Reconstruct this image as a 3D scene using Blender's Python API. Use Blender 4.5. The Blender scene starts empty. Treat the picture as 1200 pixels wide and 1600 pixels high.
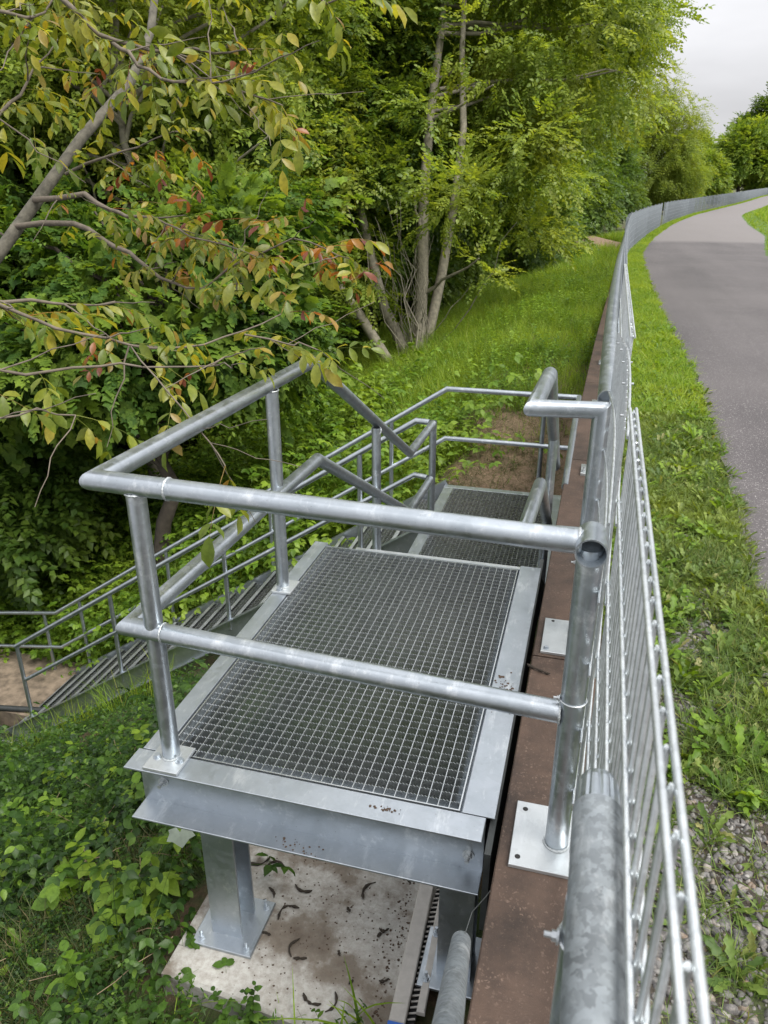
import bpy, math, random
import numpy as np
from mathutils import Vector, Matrix
R = math.radians
S = bpy.context.scene
COL = S.collection
random.seed(7)
rng = np.random.default_rng(7)

# ------------------------------------------------------------------ camera
cam_d = bpy.data.cameras.new('camera')
cam = bpy.data.objects.new('camera', cam_d); COL.objects.link(cam)
cam.location = (0, 0, 1.7)
cam.rotation_euler = (R(90-23.2), 0, R(15.33))
cam_d.sensor_fit = 'VERTICAL'; cam_d.sensor_height = 36; cam_d.sensor_width = 27
cam_d.lens = 1190/1600*36
cam_d.clip_start = 0.02; cam_d.clip_end = 3000
S.camera = cam
cam_d.dof.use_dof = True; cam_d.dof.focus_distance = 2.9; cam_d.dof.aperture_fstop = 9.5

# ------------------------------------------------------------------ world, sun, exposure
W = bpy.data.worlds.new('World'); S.world = W; W.use_nodes = True
wn, wl = W.node_tree.nodes, W.node_tree.links
wn.clear()
wo = wn.new('ShaderNodeOutputWorld'); wb = wn.new('ShaderNodeBackground')
sky = wn.new('ShaderNodeTexSky'); sky.sky_type = 'NISHITA'; sky.sun_disc = False
SUN_EL, SUN_AZ = 55, 115        # azimuth measured from +Y towards +X
sky.sun_elevation = R(SUN_EL); sky.sun_rotation = R(SUN_AZ)
sky.air_density = 1.0; sky.dust_density = 4.0; sky.ozone_density = 1.0
hs = wn.new('ShaderNodeHueSaturation'); hs.inputs['Saturation'].default_value = 0.22
wl.new(sky.outputs[0], hs.inputs['Color'])
# a soft cloud deck
tc = wn.new('ShaderNodeTexCoord'); nz = wn.new('ShaderNodeTexNoise'); nz.inputs['Scale'].default_value = 2.2; nz.inputs['Detail'].default_value = 5
mpn = wn.new('ShaderNodeMapping'); mpn.inputs['Scale'].default_value = (1, 1, 3.2)
wl.new(tc.outputs['Generated'], mpn.inputs[0]); wl.new(mpn.outputs[0], nz.inputs['Vector'])
mr = wn.new('ShaderNodeMapRange'); mr.inputs[1].default_value = .3; mr.inputs[2].default_value = .7; mr.inputs[3].default_value = 3.5; mr.inputs[4].default_value = 5.7
wl.new(nz.outputs[0], mr.inputs[0])
mx = wn.new('ShaderNodeMix'); mx.data_type = 'RGBA'; mx.inputs[0].default_value = .8
cmb = wn.new('ShaderNodeCombineColor')
# an overcast sky is brighter overhead than at the horizon
sxyz = wn.new('ShaderNodeSeparateXYZ'); wl.new(tc.outputs['Generated'], sxyz.inputs[0])
zr = wn.new('ShaderNodeMapRange'); zr.inputs[1].default_value = .10; zr.inputs[2].default_value = .9; zr.inputs[3].default_value = 1.0; zr.inputs[4].default_value = 2.3
wl.new(sxyz.outputs[2], zr.inputs[0])
mz = wn.new('ShaderNodeMath'); mz.operation = 'MULTIPLY'; wl.new(mr.outputs[0], mz.inputs[0]); wl.new(zr.outputs[0], mz.inputs[1])
m1 = wn.new('ShaderNodeMath'); m1.operation = 'MULTIPLY'; m1.inputs[1].default_value = 1.035
wl.new(mz.outputs[0], cmb.inputs[0]); wl.new(mz.outputs[0], cmb.inputs[1]); wl.new(mz.outputs[0], m1.inputs[0]); wl.new(m1.outputs[0], cmb.inputs[2])
wl.new(hs.outputs[0], mx.inputs[6]); wl.new(cmb.outputs[0], mx.inputs[7])
wl.new(mx.outputs[2], wb.inputs[0]); wb.inputs[1].default_value = 0.12
wl.new(wb.outputs[0], wo.inputs[0])

sd = bpy.data.lights.new('sun', 'SUN'); so = bpy.data.objects.new('sun', sd); COL.objects.link(so)
sd.energy = 3.2; sd.angle = R(32); sd.color = (1, .96, .9)
so.rotation_euler = (R(90-SUN_EL), 0, R(180-SUN_AZ))
so.location = (20, 10, 30)
S.view_settings.view_transform = 'Standard'; S.view_settings.look = 'None'
S.view_settings.exposure = 0.68; S.view_settings.gamma = 1.0
S.render.engine = 'CYCLES'

# ------------------------------------------------------------------ helpers
def tag(o, label=None, cat=None, group=None, kind=None):
    if label: o['label'] = label
    if cat: o['category'] = cat
    if group: o['group'] = group
    if kind: o['kind'] = kind
    return o

def empty(name, loc=(0, 0, 0), rz=0):
    o = bpy.data.objects.new(name, None); COL.objects.link(o)
    o.location = loc; o.rotation_euler = (0, 0, rz); o.empty_display_size = .1
    return o

def link(name, me, mat, parent=None, loc=None):
    """mesh coordinates are world coordinates; under a parent they are kept in place"""
    o = bpy.data.objects.new(name, me); COL.objects.link(o)
    if mat is not None and not me.materials: me.materials.append(mat)
    if parent is not None:
        o.parent = parent
        o.matrix_parent_inverse = Matrix.Identity(4)
    return o

class MB:
    """collects faces; origin is subtracted when it is built so that local = world - origin"""
    def __init__(s): s.v = []; s.f = []; s.sm = []
    def add(s, vs, fs, smooth=False):
        b = len(s.v); s.v += [tuple(q) for q in vs]
        for f in fs: s.f.append(tuple(b+i for i in f)); s.sm.append(smooth)
    def box(s, x0, x1, y0, y1, z0, z1, M=None):
        vs = [(x, y, z) for z in (z0, z1) for y in (y0, y1) for x in (x0, x1)]
        if M is not None: vs = [M @ Vector(q) for q in vs]
        s.add(vs, [(0, 2, 3, 1), (4, 5, 7, 6), (0, 1, 5, 4), (2, 6, 7, 3), (0, 4, 6, 2), (1, 3, 7, 5)])
    def bevbox(s, x0, x1, y0, y1, z0, z1, b=.002, M=None):
        # box with chamfered top/bottom rims
        rings = [(b, z0), (0, z0+b), (0, z1-b), (b, z1)]
        vs = []
        for i, z in rings: vs += [(x0+i, y0+i, z), (x1-i, y0+i, z), (x1-i, y1-i, z), (x0+i, y1-i, z)]
        if M is not None: vs = [M @ Vector(q) for q in vs]
        fs = [(3, 2, 1, 0), (12, 13, 14, 15)]
        for k in range(3):
            for j in range(4): a = k*4+j; c = k*4+(j+1) % 4; fs.append((a, c, c+4, a+4))
        s.add(vs, fs)
    def tube(s, pts, r, n=20, cap=True, closed=False):
        P = [Vector(p) for p in pts]; m = len(P)
        rs = r if isinstance(r, (list, tuple)) else [r]*m
        d0 = (P[1]-P[0]).normalized()
        up = Vector((0, 0, 1)) if abs(d0.z) < .9 else Vector((0, 1, 0))
        U = (up - d0*up.dot(d0)).normalized(); V = d0.cross(U)
        rings = []
        for i in range(m):
            if i == 0: din = dout = d0
            elif i == m-1: din = dout = (P[i]-P[i-1]).normalized()
            else: din = (P[i]-P[i-1]).normalized(); dout = (P[i+1]-P[i]).normalized()
            nb = (din+dout)
            nb = nb.normalized() if nb.length > 1e-6 else din
            ring = []
            for k in range(n):
                a = 2*math.pi*k/n; q = U*math.cos(a)*rs[i]+V*math.sin(a)*rs[i]
                den = din.dot(nb); t = -(q.dot(nb))/den if abs(den) > .15 else 0
                ring.append(P[i]+q+din*t)
            rings.append(ring)
            if i < m-1 and i > 0:
                rot = din.rotation_difference(dout); U = rot @ U; V = rot @ V
        vs = [q for g in rings for q in g]; fs = []
        for i in range(m-1):
            for k in range(n):
                k2 = (k+1) % n; fs.append((i*n+k, i*n+k2, (i+1)*n+k2, (i+1)*n+k))
        s.add(vs, fs, True)
        if cap:
            s.add(rings[0], [tuple(reversed(range(n)))]); s.add(rings[-1], [tuple(range(n))])
    def open_end(s, p, d, r, depth=.12, wall=.004, n=24):
        """rim and dark inner bore of an open pipe end, p = centre of the mouth, d = direction out of it"""
        d = Vector(d).normalized(); p = Vector(p)
        U = d.orthogonal().normalized(); V = d.cross(U)
        o_ = [p+(U*math.cos(2*math.pi*k/n)+V*math.sin(2*math.pi*k/n))*r for k in range(n)]
        i_ = [p+(U*math.cos(2*math.pi*k/n)+V*math.sin(2*math.pi*k/n))*(r-wall) for k in range(n)]
        b_ = [q-d*depth for q in i_]
        fs = []
        for k in range(n):
            k2 = (k+1) % n
            fs += [(k, k2, n+k2, n+k), (n+k, n+k2, 2*n+k2, 2*n+k)]
        s.add(o_+i_+b_, fs, True); s.add(b_, [tuple(range(n))])
    def weld(s, p, d, r, w=.0045, n=28, sq=None):
        """lumpy bead round a joint: ring of radius r in the plane normal to d"""
        d = Vector(d).normalized(); p = Vector(p); U = d.orthogonal().normalized(); V = d.cross(U)
        vs = []; m = 6
        for k in range(n):
            a = 2*math.pi*k/n; c = U*math.cos(a)+V*math.sin(a); ww = w*random.uniform(.7, 1.25)
            for j in range(m):
                b = 2*math.pi*j/m; vs.append(p+c*(r+ww*math.cos(b))+d*ww*math.sin(b)*1.1)
        fs = [(k*m+j, ((k+1) % n)*m+j, ((k+1) % n)*m+(j+1) % m, k*m+(j+1) % m) for k in range(n) for j in range(m)]
        s.add(vs, fs, True)
    def bolt(s, p, d=(0, 0, 1), r=.011, h=.008, stud=.012):
        """washer, hexagon nut and a stud end"""
        d = Vector(d).normalized(); p = Vector(p); U = d.orthogonal().normalized(); V = d.cross(U)
        def cyl(r0, a, b, n, tw=0):
            v0 = [p+d*a+(U*math.cos(2*math.pi*k/n+tw)+V*math.sin(2*math.pi*k/n+tw))*r0 for k in range(n)]
            v1 = [q+d*(b-a) for q in v0]
            s.add(v0+v1, [(k, (k+1) % n, n+(k+1) % n, n+k) for k in range(n)]+[tuple(range(n, 2*n))])
        cyl(r*1.45, 0, .0025, 16); cyl(r, .0025, .0025+h, 6, .3)
        if stud: cyl(r*.55, .0025+h, .0025+h+stud, 10)
    def build(s, name, mat, parent=None, sharp=32, org=None):
        me = bpy.data.meshes.new(name)
        v = np.array(s.v, dtype=float)
        o0 = Vector((0, 0, 0))
        if parent is not None: o0 = abs_loc(parent)
        v -= np.array(o0)
        me.from_pydata([tuple(q) for q in v], [], s.f)
        me.polygons.foreach_set('use_smooth', s.sm)
        me.update()
        if any(s.sm): me.set_sharp_from_angle(angle=R(sharp))
        o = bpy.data.objects.new(name, me); COL.objects.link(o)
        if mat is not None: me.materials.append(mat)
        if parent is not None: o.parent = parent
        return o

def abs_loc(o):
    p = Vector(o.location); q = o.parent
    while q is not None: p = p+Vector(q.location); q = q.parent
    return p

# ---- numpy helpers for foliage
def np_mesh(name, verts, faces_flat, loop_tot, smooth=False):
    """verts (n,3); faces_flat: vertex ids; loop_tot: corners per face (scalar)"""
    me = bpy.data.meshes.new(name)
    nv = len(verts); nl = len(faces_flat); nf = nl//loop_tot
    me.vertices.add(nv); me.vertices.foreach_set('co', np.ascontiguousarray(verts, dtype=np.float32).ravel())
    me.loops.add(nl); me.loops.foreach_set('vertex_index', np.ascontiguousarray(faces_flat, dtype=np.int32))
    me.polygons.add(nf); me.polygons.foreach_set('loop_start', np.arange(0, nl, loop_tot, dtype=np.int32))
    me.update(calc_edges=True)
    if smooth: me.polygons.foreach_set('use_smooth', [True]*nf)
    return me

def terp(x, T):
    return np.interp(x, [a for a, b in T], [b for a, b in T])

# ------------------------------------------------------------------ materials
def newmat(name):
    m = bpy.data.materials.new(name); m.use_nodes = True
    nt = m.node_tree; b = nt.nodes['Principled BSDF']
    return m, nt, b
def nd(nt, t, **kw):
    n = nt.nodes.new(t)
    for k, v in kw.items():
        if k.startswith('i_'):
            key = k[2:]; key = int(key) if key.isdigit() else key.replace('_', ' ')
            n.inputs[key].default_value = v
        else: setattr(n, k, v)
    return n
def ramp(nt, stops, fac=None, interp='LINEAR'):
    n = nt.nodes.new('ShaderNodeValToRGB'); e = n.color_ramp.elements; n.color_ramp.interpolation = interp
    while len(e) > 1: e.remove(e[-1])
    e[0].position = stops[0][0]; e[0].color = (*stops[0][1], 1)
    for p, c in stops[1:]:
        q = e.new(p); q.color = (*c, 1)
    if fac is not None: nt.links.new(fac, n.inputs[0])
    return n
def mixc(nt, fac, a, b, mode='MIX'):
    n = nt.nodes.new('ShaderNodeMix'); n.data_type = 'RGBA'; n.blend_type = mode
    for sck, v in ((n.inputs[0], fac), (n.inputs[6], a), (n.inputs[7], b)):
        if hasattr(v, 'default_value'): nt.links.new(v, sck)
        elif isinstance(v, (int, float)): sck.default_value = v
        else: sck.default_value = (*v, 1)
    return n.outputs[2]
def noise(nt, sc, det=4, rough=.6, vec=None, dist=0):
    n = nd(nt, 'ShaderNodeTexNoise'); n.inputs['Scale'].default_value = sc; n.inputs['Detail'].default_value = det
    n.inputs['Roughness'].default_value = rough; n.inputs['Distortion'].default_value = dist
    if vec is not None: nt.links.new(vec, n.inputs['Vector'])
    return n.outputs[0]
def bump(nt, h, st=.3, dist=.01, prev=None):
    n = nd(nt, 'ShaderNodeBump'); n.inputs['Strength'].default_value = st; n.inputs['Distance'].default_value = dist
    nt.links.new(h, n.inputs['Height'])
    if prev is not None: nt.links.new(prev, n.inputs['Normal'])
    return n.outputs[0]
def objvec(nt):
    g = nd(nt, 'ShaderNodeNewGeometry'); return g.outputs['Position']

def galv(name, base=.5, rough=.42, spangle=45, contrast=.12, stain=.5, tint=(.93, .98, 1.0), metal=.9, sx=1.0):
    m, nt, b = newmat(name); L = nt.links; pos = objvec(nt)
    w = noise(nt, 9, 3, .6, pos)
    vo = nd(nt, 'ShaderNodeTexVoronoi'); vo.inputs['Scale'].default_value = spangle
    # warp the cells so that the zinc flowers have ragged edges
    wp = nd(nt, 'ShaderNodeTexNoise'); wp.inputs['Scale'].default_value = spangle*.9; wp.inputs['Detail'].default_value = 3; L.new(pos, wp.inputs['Vector'])
    va = nd(nt, 'ShaderNodeVectorMath', operation='MULTIPLY_ADD'); va.inputs[1].default_value = (2.2/spangle,)*3
    L.new(wp.outputs['Color'], va.inputs[0]); L.new(pos, va.inputs[2]); L.new(va.outputs[0], vo.inputs['Vector'])
    sp = nd(nt, 'ShaderNodeSeparateColor'); L.new(vo.outputs['Color'], sp.inputs[0])
    lo, hi = base*(1-contrast), base*(1+contrast)
    c1 = ramp(nt, [(0, tuple(lo*t for t in tint)), (.5, tuple(base*t for t in tint)), (1, tuple(hi*t for t in tint))], sp.outputs[0]).outputs[0]
    big = noise(nt, 5.5, 6, .65, pos)
    c2 = mixc(nt, ramp(nt, [(.42, (0, 0, 0)), (.66, (1, 1, 1))], big).outputs[0], c1, mixc(nt, .55*stain, c1, (.30, .34, .37)))
    fine = noise(nt, 60, 5, .7, pos)
    c3 = mixc(nt, ramp(nt, [(.60, (0, 0, 0)), (.74, (1, 1, 1))], fine).outputs[0], c2, mixc(nt, .35*stain, c2, (.72, .74, .74)))
    sc_ = nd(nt, 'ShaderNodeMapping'); sc_.inputs['Scale'].default_value = (6, 1.6, 5); L.new(pos, sc_.inputs[0])
    blm = noise(nt, 3.5, 7, .72, sc_.outputs[0])
    c3 = mixc(nt, ramp(nt, [(.54, (0, 0, 0)), (.68, (1, 1, 1))], blm).outputs[0], c3, mixc(nt, .5*stain, c3, (.80, .83, .84)))
    # sparse dirt freckles
    d = noise(nt, 130, 3, .6, pos)
    c4 = mixc(nt, ramp(nt, [(.69, (0, 0, 0)), (.74, (1, 1, 1))], d).outputs[0], c3, mixc(nt, .7*stain, c3, (.10, .085, .07)))
    L.new(c4, b.inputs['Base Color'])
    b.inputs['Metallic'].default_value = metal
    rr = nd(nt, 'ShaderNodeMapRange'); rr.inputs[3].default_value = rough-.09; rr.inputs[4].default_value = rough+.14
    L.new(mixc(nt, .5, w, sp.outputs[1]), rr.inputs[0]); L.new(rr.outputs[0], b.inputs['Roughness'])
    n1 = bump(nt, noise(nt, 35, 4, .6, pos), .10, .004)
    L.new(bump(nt, fine, .10, .002, n1), b.inputs['Normal'])
    return m
M_GALV = galv('galvanised_steel', base=.48, rough=.35, spangle=38, contrast=.03, stain=.9, tint=(.89, .97, 1.05))
M_RAIL = galv('galvanised_tube', base=.49, rough=.33, spangle=40, contrast=.05, stain=1.0, metal=.92, tint=(.89, .97, 1.04))
M_SPANG = galv('spangled_tube', base=.19, rough=.50, spangle=110, contrast=.30, stain=.5, metal=.3, tint=(.88, .98, 1.04))
M_BRIGHT = galv('bright_zinc_plate', base=.54, rough=.38, spangle=30, contrast=.04, stain=.4, metal=.8)
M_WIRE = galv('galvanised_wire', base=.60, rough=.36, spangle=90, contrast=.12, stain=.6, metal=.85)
M_WIREF = galv('darker_far_wire', base=.24, rough=.5, spangle=30, contrast=.05, stain=.2, metal=.6, tint=(.86, .95, 1.05))  # darker, bluer wire colour for the panels further along
M_GRATE = galv('galvanised_grating', base=.56, rough=.26, spangle=50, contrast=.05, stain=.3)

def m_simple(name, col, rough=.6, metal=0, nscale=20, var=.25, bmp=.1):
    m, nt, b = newmat(name); pos = objvec(nt); n = noise(nt, nscale, 5, .6, pos)
    c = ramp(nt, [(.25, tuple(k*(1-var) for k in col)), (.75, tuple(min(1, k*(1+var)) for k in col))], n)
    nt.links.new(c.outputs[0], b.inputs['Base Color']); b.inputs['Roughness'].default_value = rough
    b.inputs['Metallic'].default_value = metal
    nt.links.new(bump(nt, n, bmp, .005), b.inputs['Normal'])
    return m
M_DARKSTEEL = m_simple('dark_steel', (.05, .055, .055), .55, .5)
M_WELD = m_simple('weld_zinc', (.48, .51, .52), .45, .7, 150, .2, .6)
M_BLUE = m_simple('blue_plastic', (.02, .12, .5), .4, 0, 30, .1)
M_BLACK = m_simple('dark_void', (.012, .012, .012), .8)
M_TWIG = m_simple('dead_catkin', (.022, .016, .010), .9, 0, 120, .5, .6)
M_SOILBIT = m_simple('dry_soil_crumb', (.065, .042, .028), .95, 0, 200, .5, .8)

def m_coping():
    m, nt, b = newmat('weathered_brown_coping'); L = nt.links; pos = objvec(nt)
    n = noise(nt, 6, 8, .7, pos)
    c = ramp(nt, [(.3, (.014, .008, .005)), (.5, (.030, .018, .012)), (.7, (.060, .037, .025))], n).outputs[0]
    bg = noise(nt, 1.6, 6, .7, pos)
    c = mixc(nt, ramp(nt, [(.40, (0, 0, 0)), (.62, (.8, .8, .8))], bg).outputs[0], c, (.088, .054, .037))
    st = nd(nt, 'ShaderNodeMapping'); st.inputs['Scale'].default_value = (2.5, 22, 1); L.new(pos, st.inputs[0])
    c = mixc(nt, ramp(nt, [(.56, (0, 0, 0)), (.70, (.65, .65, .65))], noise(nt, 1.0, 5, .7, st.outputs[0])).outputs[0], c, (.035, .022, .016))
    # pale lichen / mineral freckles
    vo = nd(nt, 'ShaderNodeTexVoronoi'); vo.inputs['Scale'].default_value = 85; vo.inputs['Randomness'].default_value = 1
    wv = nd(nt, 'ShaderNodeTexNoise'); wv.inputs['Scale'].default_value = 90; L.new(pos, wv.inputs['Vector'])
    va = nd(nt, 'ShaderNodeVectorMath', operation='MULTIPLY_ADD'); va.inputs[1].default_value = (.022,)*3
    L.new(wv.outputs['Color'], va.inputs[0]); L.new(pos, va.inputs[2]); L.new(va.outputs[0], vo.inputs['Vector'])
    vr = ramp(nt, [(.18, (1, 1, 1)), (.34, (0, 0, 0))], vo.outputs['Distance'])
    msk = noise(nt, 11, 5, .7, pos)
    mk = mixc(nt, 1, vr.outputs[0], ramp(nt, [(.44, (0, 0, 0)), (.66, (1, 1, 1))], msk).outputs[0], 'MULTIPLY')
    c = mixc(nt, mixc(nt, 1, mk, (.62, .62, .62), 'MULTIPLY'), c, (.20, .14, .105))
    f2 = noise(nt, 220, 4, .7, pos)
    c = mixc(nt, ramp(nt, [(.62, (0, 0, 0)), (.72, (.6, .6, .6))], f2).outputs[0], c, (.20, .14, .105))
    L.new(c, b.inputs['Base Color']); b.inputs['Roughness'].default_value = .62
    n1 = bump(nt, f2, .35, .004); L.new(bump(nt, n, .3, .01, n1), b.inputs['Normal'])
    return m
M_COPING = m_coping()

def m_concrete():
    m, nt, b = newmat('stained_concrete'); L = nt.links; pos = objvec(nt)
    n = noise(nt, 3.2, 8, .65, pos); f = noise(nt, 40, 6, .7, pos)
    c = ramp(nt, [(.30, (.085, .068, .052)), (.42, (.16, .14, .115)), (.50, (.33, .325, .30)), (.8, (.46, .46, .43))], n).outputs[0]
    c = mixc(nt, ramp(nt, [(.4, (.0, .0, .0)), (.7, (.55, .55, .55))], f).outputs[0], c, (.13, .10, .075))
    L.new(c, b.inputs['Base Color']); b.inputs['Roughness'].default_value = .9
    L.new(bump(nt, f, .5, .006), b.inputs['Normal'])
    return m
M_CONC = m_concrete()

# ------------------------------------------------------------------ terrain functions (wall line follows the path)
OFF = [(-20, 0), (0, 0), (5, .03), (10, .13), (20, .40), (30, .72), (40, 1.7), (55, 3.5), (78, 7.2), (91, 10.7), (115, 16.6), (143, 22.4), (170, 28.4), (260, 52), (420, 100), (900, 250)]
ZP = [(-20, 0), (5, 0), (10, -.08), (20, -.28), (30, -.46), (45, -.50), (60, -.54), (78, -.60), (91, -.44), (115, -.22), (143, -.10), (170, .03), (260, .8), (500, 3), (900, 6)]
ZW = [(-20, -1.4), (0.8, -1.0), (1.6, -.90), (2.4, -.92), (4, -1.25), (6.6, -1.13), (8, -.85), (11, -.42), (15, -.28), (20, -.42), (30, -.60), (60, -.68), (90, -.6), (170, -.1), (400, 2), (900, 5)]
SL = [(-20, .5), (5, .60), (7, .60), (10, .5), (14, .38), (20, .25), (40, .12), (100, .06), (900, .02)]
def smooth_terp(x, T, w=.6):
    x = np.asarray(x, float); ww = np.maximum(w, np.abs(x)*.08)
    return (terp(x-ww, T)+2*terp(x, T)+terp(x+ww, T))/4
def off(y): return smooth_terp(y, OFF, 1.0)
def zp(y): return smooth_terp(y, ZP, 1.0)
def rough_h(x, y):
    return (np.sin(x*1.7+y*.9)*np.cos(y*1.3-x*.6)*.5+np.sin(x*4.1-y*2.3)*.22+np.sin(x*.43+2)*np.sin(y*.37+1)*.9)
PR = [(-20, 4.2), (20, 4.2), (30, 4.6), (42, 5.4), (55, 5.0), (75, 4.2), (120, 4.0), (900, 4)]
PL = [(-20, .85), (4, .87), (8, .93), (14, .78), (24, .60), (40, .5), (70, .55), (900, .6)]
def ground_h(x, y):
    """terrain height at world x, y (numpy ok)"""
    x = np.asarray(x, float); y = np.asarray(y, float)
    u = x-off(y)
    # right of the wall: verge, path, bank
    r = zp(y)-.045+.012*rough_h(x*3, y*3)*(u < 1.3)
    pr = terp(y, PR)
    e = np.maximum(0, u-pr)
    r = r+np.minimum(e*.10, .5+e*.015)*(1) + .03*rough_h(x, y)*(e > .3)
    # left of the wall
    d = np.maximum(0, -.12-u)
    s = terp(y, SL)
    l = smooth_terp(y, ZW, .5)-.03*np.minimum(d, 1.25)-s*np.maximum(0, d-1.25)
    floor_ = -4.15-.05*np.maximum(0, d-5.5)
    floor_ = np.maximum(floor_, -6.5)
    l = np.maximum(l, floor_)
    l = l-.20*np.clip((y-4.9)/.7, 0, 1)*np.clip((7.3-y)/.4, 0, 1)*np.clip((d-1.2)/.4, 0, 1)*np.clip((6.2-d)/.3, 0, 1)-.10*np.clip((d-1.2)/.4, 0, 1)
    l = l+.05*rough_h(x, y)*np.clip((d-1.3)/1.5, 0, 1)+.012*rough_h(x*4, y*4)
    # low bare mound by the fence
    l = l+.75*np.exp(-(((x+1.5)/2.3)**2+((y-31)/4.0)**2))
    return np.where(u > -.02, r, l)
# ------------------------------------------------------------------ ground sheets
def m_ground():
    m, nt, b = newmat('soil_and_moss'); L = nt.links; pos = objvec(nt)
    n = noise(nt, 2.5, 8, .65, pos); f = noise(nt, 30, 8, .7, pos)
    c = ramp(nt, [(.3, (.045, .028, .016)), (.5, (.095, .058, .034)), (.75, (.17, .105, .062))], f).outputs[0]
    g = mixc(nt, f, (.020, .035, .008), (.055, .085, .018))
    c = mixc(nt, ramp(nt, [(.40, (0, 0, 0)), (.52, (1, 1, 1))], n).outputs[0], c, g)
    # bare soil beside the stairs and on the mound
    def blob(cx, cy, cz, rad, soft, wob=.4):
        v = nd(nt, 'ShaderNodeVectorMath', operation='DISTANCE'); L.new(pos, v.inputs[0]); v.inputs[1].default_value = (cx, cy, cz)
        a = nd(nt, 'ShaderNodeMath', operation='MULTIPLY_ADD'); L.new(noise(nt, 2.2, 4, .6, pos), a.inputs[0]); a.inputs[1].default_value = wob*2; L.new(v.outputs['Value'], a.inputs[2])
        mm = nd(nt, 'ShaderNodeMapRange'); mm.inputs[1].default_value = rad+wob; mm.inputs[2].default_value = rad+wob+soft; mm.inputs[3].default_value = 1; mm.inputs[4].default_value = 0
        L.new(a.outputs[0], mm.inputs[0]); return mm.outputs[0]
    soil = mixc(nt, ramp(nt, [(.3, (0, 0, 0)), (.7, (1, 1, 1))], f).outputs[0], (.10, .066, .040), (.27, .19, .12))
    for bl in ((-.6, 8.2, -1.0, 1.4, .5), (-1.2, 31, -.5, 2.9, .8), (-6.7, 6.5, -4.1, .3, .3), (-.8, 6.9, -1.2, .8, .4)):
        c = mixc(nt, blob(*bl), c, soil)
    L.new(c, b.inputs['Base Color']); b.inputs['Roughness'].default_value = .95
    L.new(bump(nt, f, .9, .03), b.inputs['Normal'])
    return m
M_GROUND = m_ground()
def m_verge():
    m, nt, b = newmat('verge_soil'); L = nt.links; pos = objvec(nt)
    f = noise(nt, 45, 8, .7, pos); n = noise(nt, 3, 5, .6, pos)
    c = ramp(nt, [(.3, (.022, .018, .013)), (.55, (.050, .040, .029)), (.8, (.12, .10, .078))], f).outputs[0]
    sx = nd(nt, 'ShaderNodeSeparateXYZ'); L.new(pos, sx.inputs[0])
    far = nd(nt, 'ShaderNodeMapRange'); far.inputs[1].default_value = 5; far.inputs[2].default_value = 14; L.new(sx.outputs[1], far.inputs[0])
    g = mixc(nt, f, (.035, .075, .010), (.10, .17, .028))
    fac = nd(nt, 'ShaderNodeMath', operation='MAXIMUM'); L.new(far.outputs[0], fac.inputs[0])
    L.new(ramp(nt, [(.5, (0, 0, 0)), (.62, (.8, .8, .8))], n).outputs[0], fac.inputs[1])
    c = mixc(nt, fac.outputs[0], c, g)
    L.new(c, b.inputs['Base Color']); b.inputs['Roughness'].default_value = .95
    L.new(bump(nt, f, .8, .02), b.inputs['Normal'])
    return m
M_VERGE = m_verge()

def sheet(name, us, ys, mat, hf, umin=None):
    U, Y = np.meshgrid(us, ys); X = U+off(Y)
    Z = hf(U, X, Y)
    V = np.stack([X, Y, Z], -1).reshape(-1, 3); nu, ny = len(us), len(ys)
    i = np.arange(ny-1)[:, None]*nu+np.arange(nu-1)[None, :]
    F = np.stack([i, i+1, i+nu+1, i+nu], -1).reshape(-1)
    me = np_mesh(name, V, F, 4, True); me.materials.append(mat)
    o = bpy.data.objects.new(name, me); COL.objects.link(o); o['kind'] = 'structure'
    return o
yy = np.unique(np.concatenate([np.arange(-4, 12, .12), np.arange(12, 40, .4), np.arange(40, 200, 2), np.arange(200, 901, 25)]))
ul = np.unique(np.concatenate([np.arange(-9, -.10, .12), -np.geomspace(9, 300, 40), [-.10, -.06]]))
sheet('ground', np.concatenate([ul, [-.055]]), yy, M_GROUND, lambda U, X, Y: np.where(U > -.11, ground_h(X-.1, Y), ground_h(X, Y)))
ur = np.unique(np.concatenate([np.arange(.0, 1.3, .06), np.arange(1.3, 6, .3), np.geomspace(6, 500, 50)]))
sheet('grass_verge', ur, yy, M_VERGE, lambda U, X, Y: ground_h(X, Y)-np.where((U > terp(Y, PL)+.25) & (U < terp(Y, PR)-.25), .03, 0))

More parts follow.
